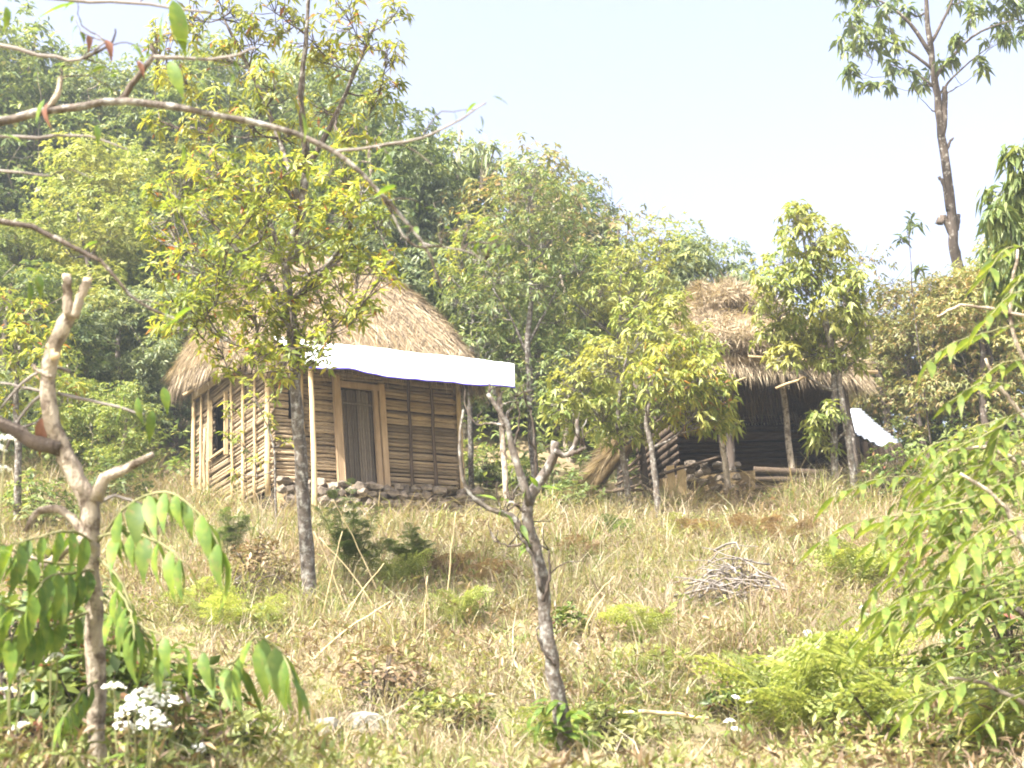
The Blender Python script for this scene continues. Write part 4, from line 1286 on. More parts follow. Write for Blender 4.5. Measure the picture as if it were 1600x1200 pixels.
# --- the tall tree and the dark tree at the right
def tall_tree():
    d0 = 26.5
    base = on_ground(1508, d0, 520)
    A = lambda a, b, o=0: at(a, b, d0 + o) - base
    tr = [Vector((0, 0, -.2)), A(1500, 440), A(1490, 380), A(1484, 310), A(1474, 230), A(1463, 140), A(1452, 60), A(1444, -30), A(1440, -120)]
    rad = [.125, .115, .103, .094, .084, .072, .056, .034, .013]
    cl = [(1325, 30), (1332, 78), (1328, 108, .9), (1372, 38), (1366, 70), (1400, 60), (1420, 20), (1356, 128, .8), (1384, 100, .9), (1392, 5), (1440, 128, .7), (1415, 110, .6), (1480, 92, .8), (1502, 60), (1520, 20), (1560, 30), (1582, 52, .9), (1552, 58, .8), (1524, 95, .6), (1500, 0), (1542, -2), (1592, 10), (1384, 132, .6), (1535, 108, .5),
          (1330, -20), (1370, -40), (1420, -50), (1470, -60), (1520, -50), (1570, -30), (1610, -20), (1610, 40), (1440, -110), (1490, -120), (1395, -95), (1545, -95), (1318, 55, .7), (1350, 10), (1460, 105, .6), (1345, 55), (1575, 5, .8)]
    br = [([A(1457, 90), A(1425, 40), A(1390, 10), A(1350, -10)], .05, .015), ([A(1459, 110), A(1420, 80), A(1380, 62), A(1340, 60)], .04, .012), ([A(1462, 120), A(1500, 75), A(1540, 45), A(1590, 30)], .045, .012), ([A(1453, 70), A(1480, 20), A(1500, -40)], .045, .012), ([A(1464, 140), A(1430, 115), A(1390, 100)], .03, .01), ([A(1466, 150), A(1500, 110), A(1550, 70)], .03, .01),
          ([A(1476, 135), A(1476, 150), A(1474, 190), A(1470, 215)], .05, .09), ([A(1467, 276), A(1475, 290), A(1482, 330)], .035, .06), ([A(1490, 215), A(1484, 222), A(1478, 235)], .02, .04), ([A(1468, 350), A(1474, 340), A(1488, 370)], .09, .06), ([A(1497, 135), A(1480, 145)], .008, .02), ([A(1455, 172), A(1464, 176)], .012, .02), ([A(1498, 335), A(1494, 360)], .04, .06)]
    tb, cb = tree_meshes(tr, rad, px_clumps(base, cl, d0, 19, 6, .9), 8, .22, .085, .9, (.7, 1.5), shell=.25, sides=10, branches=br)
    place_tree('tall_tree', 'tall bare-trunked tree with drooping leaf clusters against the sky at upper right', base, tb, cb, 'bark_brown', 'forest_dark')


tall_tree()
px_tree('dark_tree', 'dark drooping-leaved tree cut by the right edge below the tall tree', 1640, 900, ((1635, 700), (1630, 500), (1625, 350), (1618, 240)), [.10, .09, .07, .05, .02],
        [(1592, 235, .7), (1602, 290), (1572, 300), (1585, 345), (1605, 380), (1565, 395, .8), (1600, 430), (1570, 450, .8), (1640, 300), (1650, 400), (1640, 220), (1555, 330, .5)], 'forest_dark', 36, 20, k=7, L=.24, W=.065, droop=1.0, d=16.5)
sapling(1432, 560, ((1428, 480), (1424, 420), (1420, 360)), ((1420, 345, .8), (1405, 372, .8), (1430, 352, .6), (1440, 420, .4)), 'slender sapling with two dark leaf tufts left of the tall trunk', 'forest_dark', 14, 4, .016, .20, bark='bark_brown', d=25)


# ------------------------------------------------------------------ forest on the hillside
SKY = [(-600, -60), (-200, -20), (0, 15), (60, 35), (110, 80), (180, 95), (260, 85), (400, 85), (520, 110), (575, 155), (610, 230), (650, 270), (690, 260), (740, 265), (775, 290), (820, 275), (870, 310), (905, 345), (950, 350), (1000, 370), (1050, 400), (1110, 420), (1165, 440), (1200, 485), (1280, 460), (1340, 440), (1400, 445), (1480, 450), (1540, 440), (1580, 330), (1650, 260), (1900, 200), (2300, 200)]
SKX, SKYY = zip(*SKY)


def variant(kind, seed):
    """one forest tree, 1 unit tall at its base; returns (trunk mesh, crown mesh)"""
    random.seed(seed)
    H = 5.0
    leaf = kind[0]
    tr = [Vector((0, 0, -.3)), Vector((random.uniform(-.1, .1), random.uniform(-.1, .1), H * .3)), Vector((random.uniform(-.2, .2), random.uniform(-.2, .2), H * .6)), Vector((random.uniform(-.2, .2), random.uniform(-.2, .2), H * .9))]
    cl = []
    for i in range(kind[1]):
        a, zz = random.uniform(0, 6.28), random.uniform(.22, .93)
        rr = kind[2] * H * (math.sin(math.pi * (zz - .12) / .9) ** .7) * random.uniform(.35, 1)
        cl.append((Vector((rr * math.cos(a), rr * math.sin(a), zz * H)), kind[3] * H * random.uniform(.7, 1.25), kind[4]))
    tb, cb = tree_meshes(tr, [.10, .085, .06, .02], cl, kind[5], kind[6], kind[7], kind[8], (.7, 1.6), twigs=kind[9], shell=.3, sides=6)
    return tb.mesh('trunk', 'bark_brown' if seed % 2 else 'bark_pale', True), cb.mesh('crown', leaf)


KINDS = [('forest_mid', 30, .26, .12, 62, 6, .125, .05, .5, False), ('forest_grey', 30, .24, .12, 62, 6, .125, .046, .6, False), ('forest_dark', 32, .27, .12, 62, 6, .125, .05, .5, False),
         ('forest_yellow', 28, .25, .12, 56, 7, .125, .045, .4, False), ('forest_mid', 34, .22, .11, 42, 6, .13, .05, .5, False), ('forest_rust', 28, .26, .12, 40, 6, .13, .05, .5, False),
         ('forest_grey', 20, .22, .08, 14, 7, .20, .065, .8, True), ('forest_rust', 18, .20, .09, 10, 5, .12, .05, .5, True), ('forest_grey', 34, .28, .12, 62, 6, .13, .05, .6, False)]
VARS = [variant(k, 100 + i) for i, k in enumerate(KINDS)]
random.seed(23)
COLOUR = ['mid-green', 'grey-green', 'dark green', 'yellow-green', 'mid-green', 'rust-tinged', 'open-crowned', 'half-bare', 'grey-green']
GROUP_OF = ['green', 'grey-green', 'dark', 'yellow-green', 'green', 'rusty', 'sparse', 'sparse rusty', 'grey-green']


FOREST = []


def forest_tree(x, y, H, v, label=None, wide=1.0):
    z = gz(x, y)
    px, py, dd = proj((x, y, z + H * .8))
    t = thing('forest_tree', label or '', 'tree', (x, y, z), 'forest trees on the hillside')
    s = H / 5.0
    for nm, me in zip(('trunk', 'crown'), VARS[v]):
        o = link(nm, me, t)
        o.scale = (s * wide, s * wide, s)
        o.rotation_euler = (0, 0, random.uniform(0, 6.28))
    FOREST.append((t, px, py, v, H, label))


def label_forest():
    zones = ((60, 'at the far left edge'), (200, 'above the lopped tree'), (330, 'left of the hut roof'), (470, 'behind the yellow-leaved tree'), (600, 'above the hut roof peak'), (720, 'right of the hut roof'), (850, 'behind the broad tree'), (960, 'just right of the broad tree'),
             (1080, 'left of the shelter roof'), (1200, 'behind the shelter roof'), (1330, 'right of the shelter roof peak'), (1450, 'above the pale shed roof'), (1560, 'round the tall trunk'), (9999, 'at the far right edge'))
    by = {}
    for rec in FOREST:
        t, px, py, v, H, label = rec
        if label:
            continue
        zn = next(n for lim, n in zones if px < lim)
        sk = py - np.interp(px, SKX, SKYY)
        lv = 'at the skyline' if sk < 70 else 'halfway up the slope' if sk < 190 else 'low on the slope'
        by.setdefault(f'{COLOUR[v]} forest tree {lv} {zn}', []).append(rec)
    for lab, recs in by.items():
        recs.sort(key=lambda r: r[1])
        nth = ('leftmost', 'second from left', 'third from left', 'fourth from left', 'fifth from left', 'sixth from left', 'seventh from left', 'eighth from left')
        for i, r in enumerate(recs):
            r[0]['label'] = lab + ('' if len(recs) == 1 else ', rightmost' if i == len(recs) - 1 else ', ' + nth[min(i, 7)])


def sky_tree(px, py, d, v, label=None, wide=1.0):
    p = at(px, py, d)
    forest_tree(p.x, p.y, max(2.2, (p.z - gz(p.x, p.y)) / .97), v, label, wide)


for px, py, d, v, lab, w in ((715, 172, 33, 6, 'open-crowned tree with rounded leaf tufts standing out on the skyline above the hut roof', .8), (818, 245, 31, 5, 'brownish-topped tree on the skyline just above the broad tree', .9), (885, 300, 34, 2, None, .9),
                             (965, 312, 31, 7, 'thin half-bare tree with rusty tips on the skyline between the huts', 1), (1020, 355, 30, 3, None, 1), (1070, 380, 30, 1, None, .9), (1125, 398, 30, 8, None, .9), (1168, 436, 29, 1, None, .8),
                             (930, 340, 33, 7, None, .9), (640, 262, 32, 8, None, 1), (575, 165, 31, 2, 'dark tree on the skyline directly above the yellow-leaved tree', .9), (770, 268, 34, 2, None, .9), (600, 215, 33, 2, None, .9), (530, 140, 35, 2, None, 1),
                             (50, 30, 36, 4, None, 1), (-20, 10, 35, 0, None, 1), (110, 85, 37, 1, None, 1), (165, 110, 36, 0, None, 1), (230, 105, 37, 4, None, 1), (300, 85, 37, 0, None, 1), (375, 78, 38, 1, None, 1), (450, 88, 38, 4, None, 1), (500, 105, 37, 8, None, 1), (1345, 395, 27, 7, 'thin rusty-tipped tree on the skyline left of the tall trunk', 1),
                             (1400, 440, 27, 5, None, 1.1), (1455, 430, 25.5, 5, None, 1.1), (1500, 425, 24.5, 5, None, 1.0), (1530, 400, 25, 5, None, 1), (680, 230, 34, 0, None, 1), (860, 275, 35, 2, None, .8)):
    sky_tree(px, py, d, v, lab, w)

pts = []
tries = 0
while len(pts) < 125 and tries < 9000:
    tries += 1
    y = random.uniform(24.8, 40)
    x = random.uniform(-.50 * y, .52 * y)
    z = gz(x, y)
    px, py, d = proj((x, y, z))
    if px < -250 or px > 1850:
        continue
    if px > 1180 and y > 33:
        continue
    if -5 < x < 1.2 and y < 26.5 or 1.2 < x < 7.4 and y < 26.2:
        continue
    if any((x - a) ** 2 + (y - b) ** 2 < (1.5 + .02 * (y - 24)) ** 2 for a, b in pts):
        continue
    # height limited so that the tree top stays under the skyline
    lim = np.interp(px, SKX, SKYY) + random.uniform(4, 40)
    top = at(px, lim, d)
    H = min(random.uniform(3.6, 6.6), (top.z - z))
    if H < 1.7:
        continue
    pts.append((x, y))
    if px > 1330:
        v = random.choice((5, 5, 3, 0, 5, 3))
    elif px > 850:
        v = random.choice((3, 0, 1, 4, 8, 3))
    elif px > 480:
        v = random.choice((0, 1, 4, 8, 3, 0))
    else:
        v = random.choice((0, 1, 2, 4, 8, 0, 3, 1))
    forest_tree(x, y, H, v, wide=1.15)
# trees on the left between hut and picture edge, nearer
for x, y, H, v, lab in ((-9.3, 22.5, 4.2, 2, None), (-7.6, 24.3, 3.8, 1, None), (-10.6, 20.5, 3.6, 0, None), (-7.9, 21.8, 2.5, 4, None), (-8.6, 19.4, 2.3, 8, None), (-6.6, 20.8, 2.0, 0, None), (-11.5, 23.8, 5, 0, None)):
    forest_tree(x, y, H, v, lab, 1.25)
px_tree('yellow_tipped_tree', 'low yellow-orange leaved tree at the left edge behind the lopped tree', 30, 760, ((28, 700), (25, 620), (30, 540)), [.05, .045, .035, .015],
        [(10, 470), (50, 490), (30, 530), (70, 550), (0, 560), (50, 590), (90, 520, .7), (20, 620), (110, 600, .7), (80, 640, .7), (-30, 520)], 'yellow_leaf', 34, 16, k=8, L=.13, W=.042, d=17)

label_forest()

# undergrowth over the wooded slope, one uncountable mass
def undergrowth():
    n = 9000
    y = rng.uniform(22, 42, n)
    x = rng.uniform(-.52, .54, n) * y
    keep = ~((x > -5.2) & (x < 1.4) & (y < 25)) & ~((x > 1.0) & (x < 7.2) & (y < 24.5)) & ~((x > -7) & (y < 23) & (x < 8))
    x, y = x[keep], y[keep]
    z = ground(x, y)
    T = np.stack([x, y, z + rng.uniform(.1, 1.0, len(x)) ** 1.5 * 1.1], 1)
    D = np.tile([0, -.3, 1.0], (len(x), 1)) + rng.normal(0, .4, (len(x), 3))
    o = rosettes(MB(), T, D, 7, .2, .075, (.7, 1.5), .4).build('undergrowth', 'forest_mid')
    tag(o, 'tangled green undergrowth covering the wooded slope behind the huts', 'undergrowth', kind='stuff')


undergrowth()


# ------------------------------------------------------------------ grass
def blades(n, xr, yr, hr, wr, accept=None, lean=.35):
    y = yr[0] + (yr[1] - yr[0]) * rng.uniform(0, 1, n) ** 1.25
    x = rng.uniform(xr[0], xr[1], n) * (y + 2.2)
    if accept is not None:
        k = accept(x, y)
        x, y = x[k], y[k]
    thin = ((x < -.235 * y) & (y < 8.2)) | ((x > .21 * y) & (y < 9.5))
    k = ~thin | (rng.uniform(0, 1, len(x)) < .25)
    x, y = x[k], y[k]
    # gather into tufts
    n = len(x)
    tx, ty = np.round(x / .16), np.round(y / .16)
    jx = np.sin(tx * 12.9898 + ty * 78.233) * 43758.5453
    jy = np.sin(tx * 39.346 + ty * 11.135) * 24634.633
    cx_, cy_ = (tx + (jx - np.floor(jx)) - .5) * .16, (ty + (jy - np.floor(jy)) - .5) * .16
    x, y = x * .45 + cx_ * .55, y * .45 + cy_ * .55
    hv = (.5 + .9 * np.abs(np.sin(jx))) * np.clip(.95 + .5 * wave(x, y, 1.7, 4), .35, 2.0)
    z = ground(x, y) - .02
    h = rng.uniform(*hr, n) * hv * np.clip(.18 + .062 * y, .5, 1.15)
    c, sn = math.cos(-HANG), math.sin(-HANG)
    lx, ly = (x - HA.x) * c - (y - HA.y) * sn, (x - HA.x) * sn + (y - HA.y) * c
    h = h * np.where((lx > .5) & (lx < FW + .3) & (ly > -2.3) & (ly < 0), .4, 1)
    w = rng.uniform(*wr, n) * (.6 + y / 14)
    az = rng.uniform(0, 6.28, n)
    ln = np.abs(rng.normal(0, lean, n)) + .05
    d = np.stack([np.cos(az) * ln, np.sin(az) * ln, np.ones(n)], 1)
    fa = rng.uniform(0, 6.28, n)
    s = np.stack([np.cos(fa), np.sin(fa), np.zeros(n)], 1) * w[:, None] * .5
    b = np.stack([x, y, z], 1)
    m = b + d * (h * .55)[:, None]
    t = b + d * h[:, None] + np.stack([np.cos(az), np.sin(az), -np.ones(n) * .6], 1) * (ln * h * .8)[:, None]
    V = np.stack([b - s, b + s, m + s * .8, m - s * .8, t], 1).reshape(-1, 3)
    i = np.arange(n)[:, None] * 5
    return V, [i + [[0, 1, 2, 3]], i + [[3, 2, 4]]]


def wave(x, y, k, p):
    return np.sin(x * k + p) * np.sin(y * k * 1.3 + p * 2) + .5 * np.sin(x * k * 2.7 - y * k * 1.9 + p)


def in_hut(x, y):
    c, s = math.cos(-HANG), math.sin(-HANG)
    lx, ly = (x - HA.x) * c - (y - HA.y) * s, (x - HA.x) * s + (y - HA.y) * c
    a = (lx > -.15) & (lx < FW + .15) & (ly > -.45) & (ly < SD)
    c, s = math.cos(-SANG), math.sin(-SANG)
    lx, ly = (x - SB.x) * c - (y - SB.y) * s, (x - SB.x) * s + (y - SB.y) * c
    return a | ((lx > -1.4) & (lx < 2.1) & (ly > -.6) & (ly < 2.2))


V, F = blades(190000, (-.5, .5), (4.6, 24), (.12, .42), (.0038, .0085), lambda x, y: ~in_hut(x, y) & (rng.uniform(0, 1, len(x)) < .78 + .22 * wave(x, y, .8, 1)), .95)
tag(MB().add(V, F).build('dry_grass', 'dry_grass'), 'pale dry grass covering the open slope below the huts', 'grass', kind='stuff')
V, F = blades(130000, (-.5, .5), (4.6, 24), (.10, .34), (.005, .011), lambda x, y: ~in_hut(x, y) & (rng.uniform(0, 1, len(x)) < .42 + .5 * wave(x, y, .9, 3) + .3 * np.clip((9 - y) / 4, 0, 1)), .7)
tag(MB().add(V, F).build('green_grass', 'green_grass'), 'patches of yellow-green grass among the dry grass on the slope', 'grass', kind='stuff')


def weeds(n, name, mat, label, L, W, th, droop, p, k=5, hz=.12):
    y = 4.8 + 18 * rng.uniform(0, 1, n) ** 1.2
    x = rng.uniform(-.48, .48, n) * (y + 2)
    keep = ~in_hut(x, y) & (rng.uniform(0, 1, n) < .3 + .5 * wave(x, y, p[0], p[1]))
    x, y = x[keep], y[keep]
    T = np.stack([x, y, ground(x, y) + rng.uniform(0, 1, len(x)) ** 2 * hz], 1)
    D = np.tile([0, 0, 1.0], (len(x), 1)) + rng.normal(0, .35, (len(x), 3))
    tag(rosettes(MB(), T, D, k, L, W, th, droop).build(name, mat), label, 'ground cover', kind='stuff')


weeds(26000, 'low_weeds', 'green_grass', 'low leafy weeds spread through the grass of the slope', .075, .022, (.4, 1.4), .1, (1.1, 5), hz=.32)
weeds(24000, 'dead_bracken', 'brown_brush', 'dead brown bracken and leaf litter scattered over the slope', .09, .018, (.5, 1.5), .15, (.8, 8), 6, .34)


# ------------------------------------------------------------------ ferns, herbs, bushes on the slope
def frond_mesh(mat, seed, pairs=15, width=.40, arch=.55):
    r0 = random.Random(seed)
    base, d, L, W = [], [], [], []
    P = [np.array((i / pairs * (1 - .18 * i / pairs), r0.uniform(-.01, .01), arch * i / pairs * (1 - .8 * i / pairs))) for i in range(pairs + 1)]
    mb = tube(MB(), P[::3], np.linspace(.008, .003, len(P[::3])), 3, cap=False)
    for i in range(2, pairs):
        f = i / pairs
        ln = width * (math.sin(math.pi * min(1, f * .86 + .14)) ** .9) * r0.uniform(.85, 1.1)
        for s in (-1, 1):
            pd = unit(np.array((.5, s, -.15 + r0.uniform(-.15, .15))))
            m = max(3, int(ln / .05))
            for j in range(m):
                q = P[i] + pd * ln * (j + .6) / m + np.array((0, 0, -.10 * ln * ((j + .5) / m) ** 2))
                for e in (-1, 1):
                    base.append(q)
                    d.append(pd + e * np.array((.9, -.4 * s, r0.uniform(-.25, .25))))
                    L.append((.085 if m > 3 else .06) * (1.1 - .7 * j / m))
                    W.append(.030)
    mb.add(*leaf_tris(base, d, np.tile([0, 0, 1.0], (len(base), 1)), np.array(L), np.array(W), .2, .1))
    return mb.mesh('frond', mat)


FRONDS = {m: [frond_mesh(m, 200 + i, arch=.45 + .15 * i) for i in range(3)] for m in ('fern', 'fern_dry', 'fern_blue')}


def fern(px, py, size, label, mat='fern', n=9, rise=.7, name='fern', base=None, group=None):
    base = base or hit(px, py)
    t = thing(name, label, 'fern', base, group)
    for i in range(n):
        a = 6.28 * i / n + random.uniform(-.3, .3)
        s = size * random.uniform(.75, 1.15)
        m4 = Matrix.Rotation(a, 4, 'Z') @ Matrix.Rotation(-rise * random.uniform(.5, 1.25), 4, 'Y') @ Matrix.Diagonal((s, s, s, 1))
        link('frond', random.choice(FRONDS[mat]), t, mat4=m4)
    return t


for px, py, sz, lab, m, n, r in (
        (1340, 925, .75, 'bright green fern in the dry grass below the shelter, left of the leafy shrub', 'fern', 11, .8),
        (1330, 1140, 1.0, 'large pale green feathery fern low at the right of the picture', 'fern', 10, .8),
        (1240, 1165, .85, 'pale feathery fern just left of the largest fern at lower right', 'fern', 9, .75),
        (1450, 1180, .95, 'pale feathery fern at the bottom right under the leafy shrub', 'fern', 8, .55),
        (1560, 1195, .75, 'pale feathery fern in the bottom right corner', 'fern', 10, .85),
        (1010, 1010, .55, 'yellowish fern arching over the dry grass right of the pruned tree', 'fern', 9, .6),
        (1020, 1065, .5, 'small fern under the yellowish fern right of the pruned tree', 'fern', 8, .5),
        (720, 985, .5, 'small bright fern in the dry grass left of the pruned tree', 'fern', 8, .7),
        (630, 930, .55, 'bright fern right of the yellow-leaved tree trunk', 'fern', 9, .8),
        (345, 990, .5, 'yellowish fern left of the yellow-leaved tree foot', 'fern', 9, .7),
        (300, 960, .45, 'small fern behind the drooping leaves of the lopped tree', 'fern', 8, .7),
        (410, 985, .4, 'small fern just below the yellow-leaved tree foot', 'fern', 8, .6),
        (1075, 850, .5, 'light green fern below the planks of the shelter', 'fern', 8, .7),
        (960, 850, .45, 'tuft of stiff upright fronds below the shelter lean-to', 'fern_blue', 9, 1.1),
        (1390, 870, .5, 'fern behind the drooping leaves of the right shrub', 'fern', 8, .8),
        (700, 905, .5, 'rust-brown dead fern in the middle of the slope', 'fern_dry', 9, .5),
        (760, 920, .5, 'rust-brown dead fern just left of the pruned trunk', 'fern_dry', 9, .5),
        (1180, 850, .55, 'brown dead fern in front of the shelter opening', 'fern_dry', 9, .6),
        (1100, 850, .5, 'brown dead fern left of the dark bush before the shelter', 'fern_dry', 8, .5),
        (1240, 860, .55, 'brown dead fern right of the dark bush before the shelter', 'fern_dry', 9, .6),
        (900, 880, .45, 'brown dead fern behind the top of the pruned tree', 'fern_dry', 8, .5),
        (1410, 910, .5, 'reddish dead fern behind the right leafy shrub', 'fern_dry', 9, .7),
        (860, 1180, .4, 'green fern at the very foot of the pruned tree', 'fern', 8, .6)):
    fern(px, py, sz, lab, m, n, r)


# tall feathery herb beside the lichen trunk
def feathery(px, py, tops, label, n=4):
    base = hit(px, py)
    d0 = proj(base)[2]
    t = thing('feathery_herb', label, 'herb', base)
    for i, (a, b) in enumerate(tops):
        top = at(a, b, d0 + random.uniform(-.2, .2)) - base
        P = spline([(random.uniform(-.05, .05), 0, 0), top * .55 + Vector((.03, 0, .04)), top], 10, .006)
        s = tube(MB(), P, np.linspace(.009, .003, 11), 4).build('stem', 'stem_green', t)
        for k in range(3, 11):
            for q in range(3):
                aa = random.uniform(0, 6.28)
                sz = random.uniform(.16, .34) * (1.15 - k / 14)
                m4 = Matrix.Translation(P[k]) @ Matrix.Rotation(aa, 4, 'Z') @ Matrix.Rotation(-random.uniform(.1, .7), 4, 'Y') @ Matrix.Diagonal((sz, sz, sz, 1))
                link('frond', random.choice(FRONDS['fern_blue']), s, mat4=m4)


feathery(545, 915, ((520, 770), (550, 760), (500, 800), (585, 800), (560, 820), (610, 850), (530, 840)), 'tall feathery blue-green herb beside the lichen-barked trunk')
feathery(640, 905, ((640, 830), (665, 850), (615, 860)), 'short feathery herb right of the tall feathery one below the footing')
feathery(360, 880, ((350, 800), (380, 810), (335, 830)), 'feathery herb under the thin dark sapling')


def bush(px, py, w, h, label, leaf='herb_leaf', n=90, L=.10, W=.045, k=6, droop=.3, name='bush', d=None, cat='bush'):
    base = hit(px, py) if d is None else on_ground(px, d, py)
    t = thing(name, label, cat, base)
    tb, cb = MB(), MB()
    off = ball(n, .25)
    off[:, 2] = np.abs(off[:, 2])
    T = off * [w / 2, w / 2, h] + [0, 0, .05]
    for q in T[::4]:
        tube(tb, [(0, 0, -.08), tuple(np.array(q) * [.4, .4, .55]), tuple(q)], [.014, .008, .004], 4, cap=False)
    rosettes(cb, T, unit(off + [0, 0, .6]), k, L, W, (.6, 1.5), droop)
    tb.build('stems', 'bark_brown', t)
    cb.build('foliage', leaf, t)
    return t


for a in ((40, 1190, 1.4, 1.0, 'dense dark herb clump in the bottom left corner', 'herb_leaf', 150, .11, .05),
          (150, 1215, 1.0, .6, 'leafy herb clump right at the foot of the lopped tree', 'herb_leaf', 120, .12, .05),
          (330, 1215, .8, .4, 'pale weed clump at the bottom edge right of the white flowers', 'green_grass', 80, .11, .04),
          (1400, 1210, 1.0, .5, 'bright weed clump at the bottom edge among the large ferns', 'green_grass', 90, .11, .04),
          (1580, 1060, 1.2, .8, 'dark leafy clump at the right edge under the drooping leaves', 'herb_leaf', 130, .12, .05),
          (250, 1210, 1.0, .62, 'leafy herb clump under the white flower heads at lower left', 'herb_leaf', 110, .12, .055),
          (-20, 1050, 1.3, .9, 'tangled herb clump at the left edge behind the flowers', 'herb_leaf', 120, .11, .05),
          (100, 1040, 1.3, .8, 'herb clump behind the lopped trunk', 'herb_leaf', 110, .10, .045),
          (395, 925, .95, .5, 'dark brown dry brush at the foot of the yellow-leaved tree', 'brown_brush', 120, .09, .03),
          (600, 1100, .8, .35, 'dry brown brush clump in the lower middle of the slope', 'brown_brush', 90, .08, .03),
          (1160, 805, .6, .5, 'dark upright bush in front of the shelter opening', 'brown_brush', 90, .10, .035),
          (1215, 800, .7, .3, 'low green bush beside the dark bush before the shelter', 'herb_leaf', 70, .10, .045),
          (1400, 790, 1.1, .85, 'green bush at the right end of the shelter', 'herb_leaf', 120, .11, .05),
          (1440, 720, 1.1, .9, 'green bush on the rise behind the right leafy shrub', 'forest_mid', 120, .13, .05),
          (900, 800, 1.2, .6, 'dark green bush between the pruned tree and the lean-to', 'forest_dark', 130, .13, .05),
          (830, 770, 1.0, .7, 'leafy green bush behind the pruned tree top', 'forest_mid', 120, .13, .05),
          (760, 760, 1.0, .8, 'leafy green bush at the right corner of the hut', 'forest_mid', 130, .13, .05),
          (1160, 1120, .5, .25, 'small weedy clump bearing white flowers at lower right', 'herb_leaf', 60, .09, .04),
          (1500, 1120, 1.0, .4, 'dark herb clump under the right leafy shrub', 'herb_leaf', 120, .11, .045),
          (700, 1150, .7, .25, 'low green weed clump near the bottom middle', 'green_grass', 70, .10, .035),
          (950, 1180, .7, .25, 'low green weed clump right of the pruned tree foot', 'green_grass', 70, .10, .035),
          (240, 840, .9, .45, 'green weed clump left of the hut side wall', 'herb_leaf', 90, .11, .045),
          (60, 830, 1.3, .8, 'green bush behind the lopped tree at the left edge', 'forest_mid', 130, .13, .05),
          (170, 790, 1.2, .7, 'dark green bush left of the hut corner', 'forest_dark', 130, .13, .05),
          (1540, 760, 1.2, .9, 'leafy bush on the right behind the foreground shrub', 'forest_yellow', 130, .14, .055),
          (890, 1000, .5, .25, 'small dark weed beside the pruned trunk', 'herb_leaf', 40, .09, .04)):
    bush(*a)


# white flower heads on stems
def flower_mesh(seed):
    r = np.random.default_rng(seed)
    n = 42
    a = r.uniform(0, 6.28, n)
    q = np.sqrt(r.uniform(0, 1, n)) * .5
    c = np.stack([q * np.cos(a), q * np.sin(a), .22 * (1 - (q / .5) ** 2) + r.uniform(-.03, .03, n)], 1)
    oc = np.array([[1, 0, 0], [0, 1, 0], [-1, 0, 0], [0, -1, 0], [0, 0, .7], [0, 0, -.5]]) * .085
    of = np.array([[0, 1, 4], [1, 2, 4], [2, 3, 4], [3, 0, 4], [1, 0, 5], [2, 1, 5], [3, 2, 5], [0, 3, 5]])
    mb = MB()
    for p in c:
        mb.add(oc + p, of)
    return mb.mesh('flower_head', 'petal')


FLOW = [flower_mesh(i) for i in range(3)]


def flowers(px, py, heads, label, d, size=.075):
    base = on_ground(px, d, py)
    t = thing('flowering_weed', label, 'flower', base)
    for a, b in heads:
        p = at(a, b, d + random.uniform(-.15, .15)) - base
        s = tube(MB(), spline([(p.x * .5 + random.uniform(-.05, .05), p.y * .5, -.05), (p.x * .85, p.y * .9, p.z * .6), p], 8, .004), np.linspace(.006, .003, 9), 4).build('stem', 'stem_green', t)
        z = size * random.uniform(.75, 1.25)
        m4 = Matrix.Translation(p) @ Matrix.Rotation(random.uniform(-.5, .5), 4, 'X') @ Matrix.Rotation(random.uniform(-.4, .4), 4, 'Y') @ Matrix.Diagonal((z, z, z, 1))
        link('flower_head', random.choice(FLOW), t, mat4=m4)
        for k in range(2):
            leaf_obj(t, NEAR, p * random.uniform(.5, .85), (random.uniform(-1, 1), random.uniform(-1, .3), random.uniform(-.5, .3)), random.uniform(.06, .11))


flowers(220, 1220, ((178, 1076), (212, 1106), (250, 1080), (262, 1098), (236, 1116), (196, 1138), (222, 1090), (200, 1112), (240, 1132)), 'cluster of white flower heads at the lower left beside the lopped trunk', 4.9, .10)
flowers(20, 1220, ((32, 1052), (18, 1056), (30, 1140), (12, 1080)), 'white-flowered weed in the lower left corner', 5.0, .075)
flowers(-5, 1000, ((8, 688), (4, 735), (-10, 700)), 'tall weed with white flower heads cut by the left edge', 4.6, .075)
flowers(90, 1200, ((90, 1025), (80, 1030)), 'small white flower heads left of the lopped trunk', 5.2, .05)
flowers(315, 1225, ((310, 1166), (316, 1172)), 'single white flower by itself near the bottom left', 5.4, .05)
flowers(1160, 1200, ((1150, 1090), (1172, 1096), (1140, 1128), (1150, 1140), (1176, 1080)), 'white flowers in the grass at lower right of the slope', 8.0, .065)
flowers(1350, 1100, ((1348, 950), (1352, 962), (1340, 985), (1300, 1003)), 'white flower heads left of the right leafy shrub', 8.5, .06)
flowers(1205, 1100, ((1203, 1028), (1225, 1046), (1212, 1050)), 'small white flowers in dry grass above the large ferns', 9.5, .06)


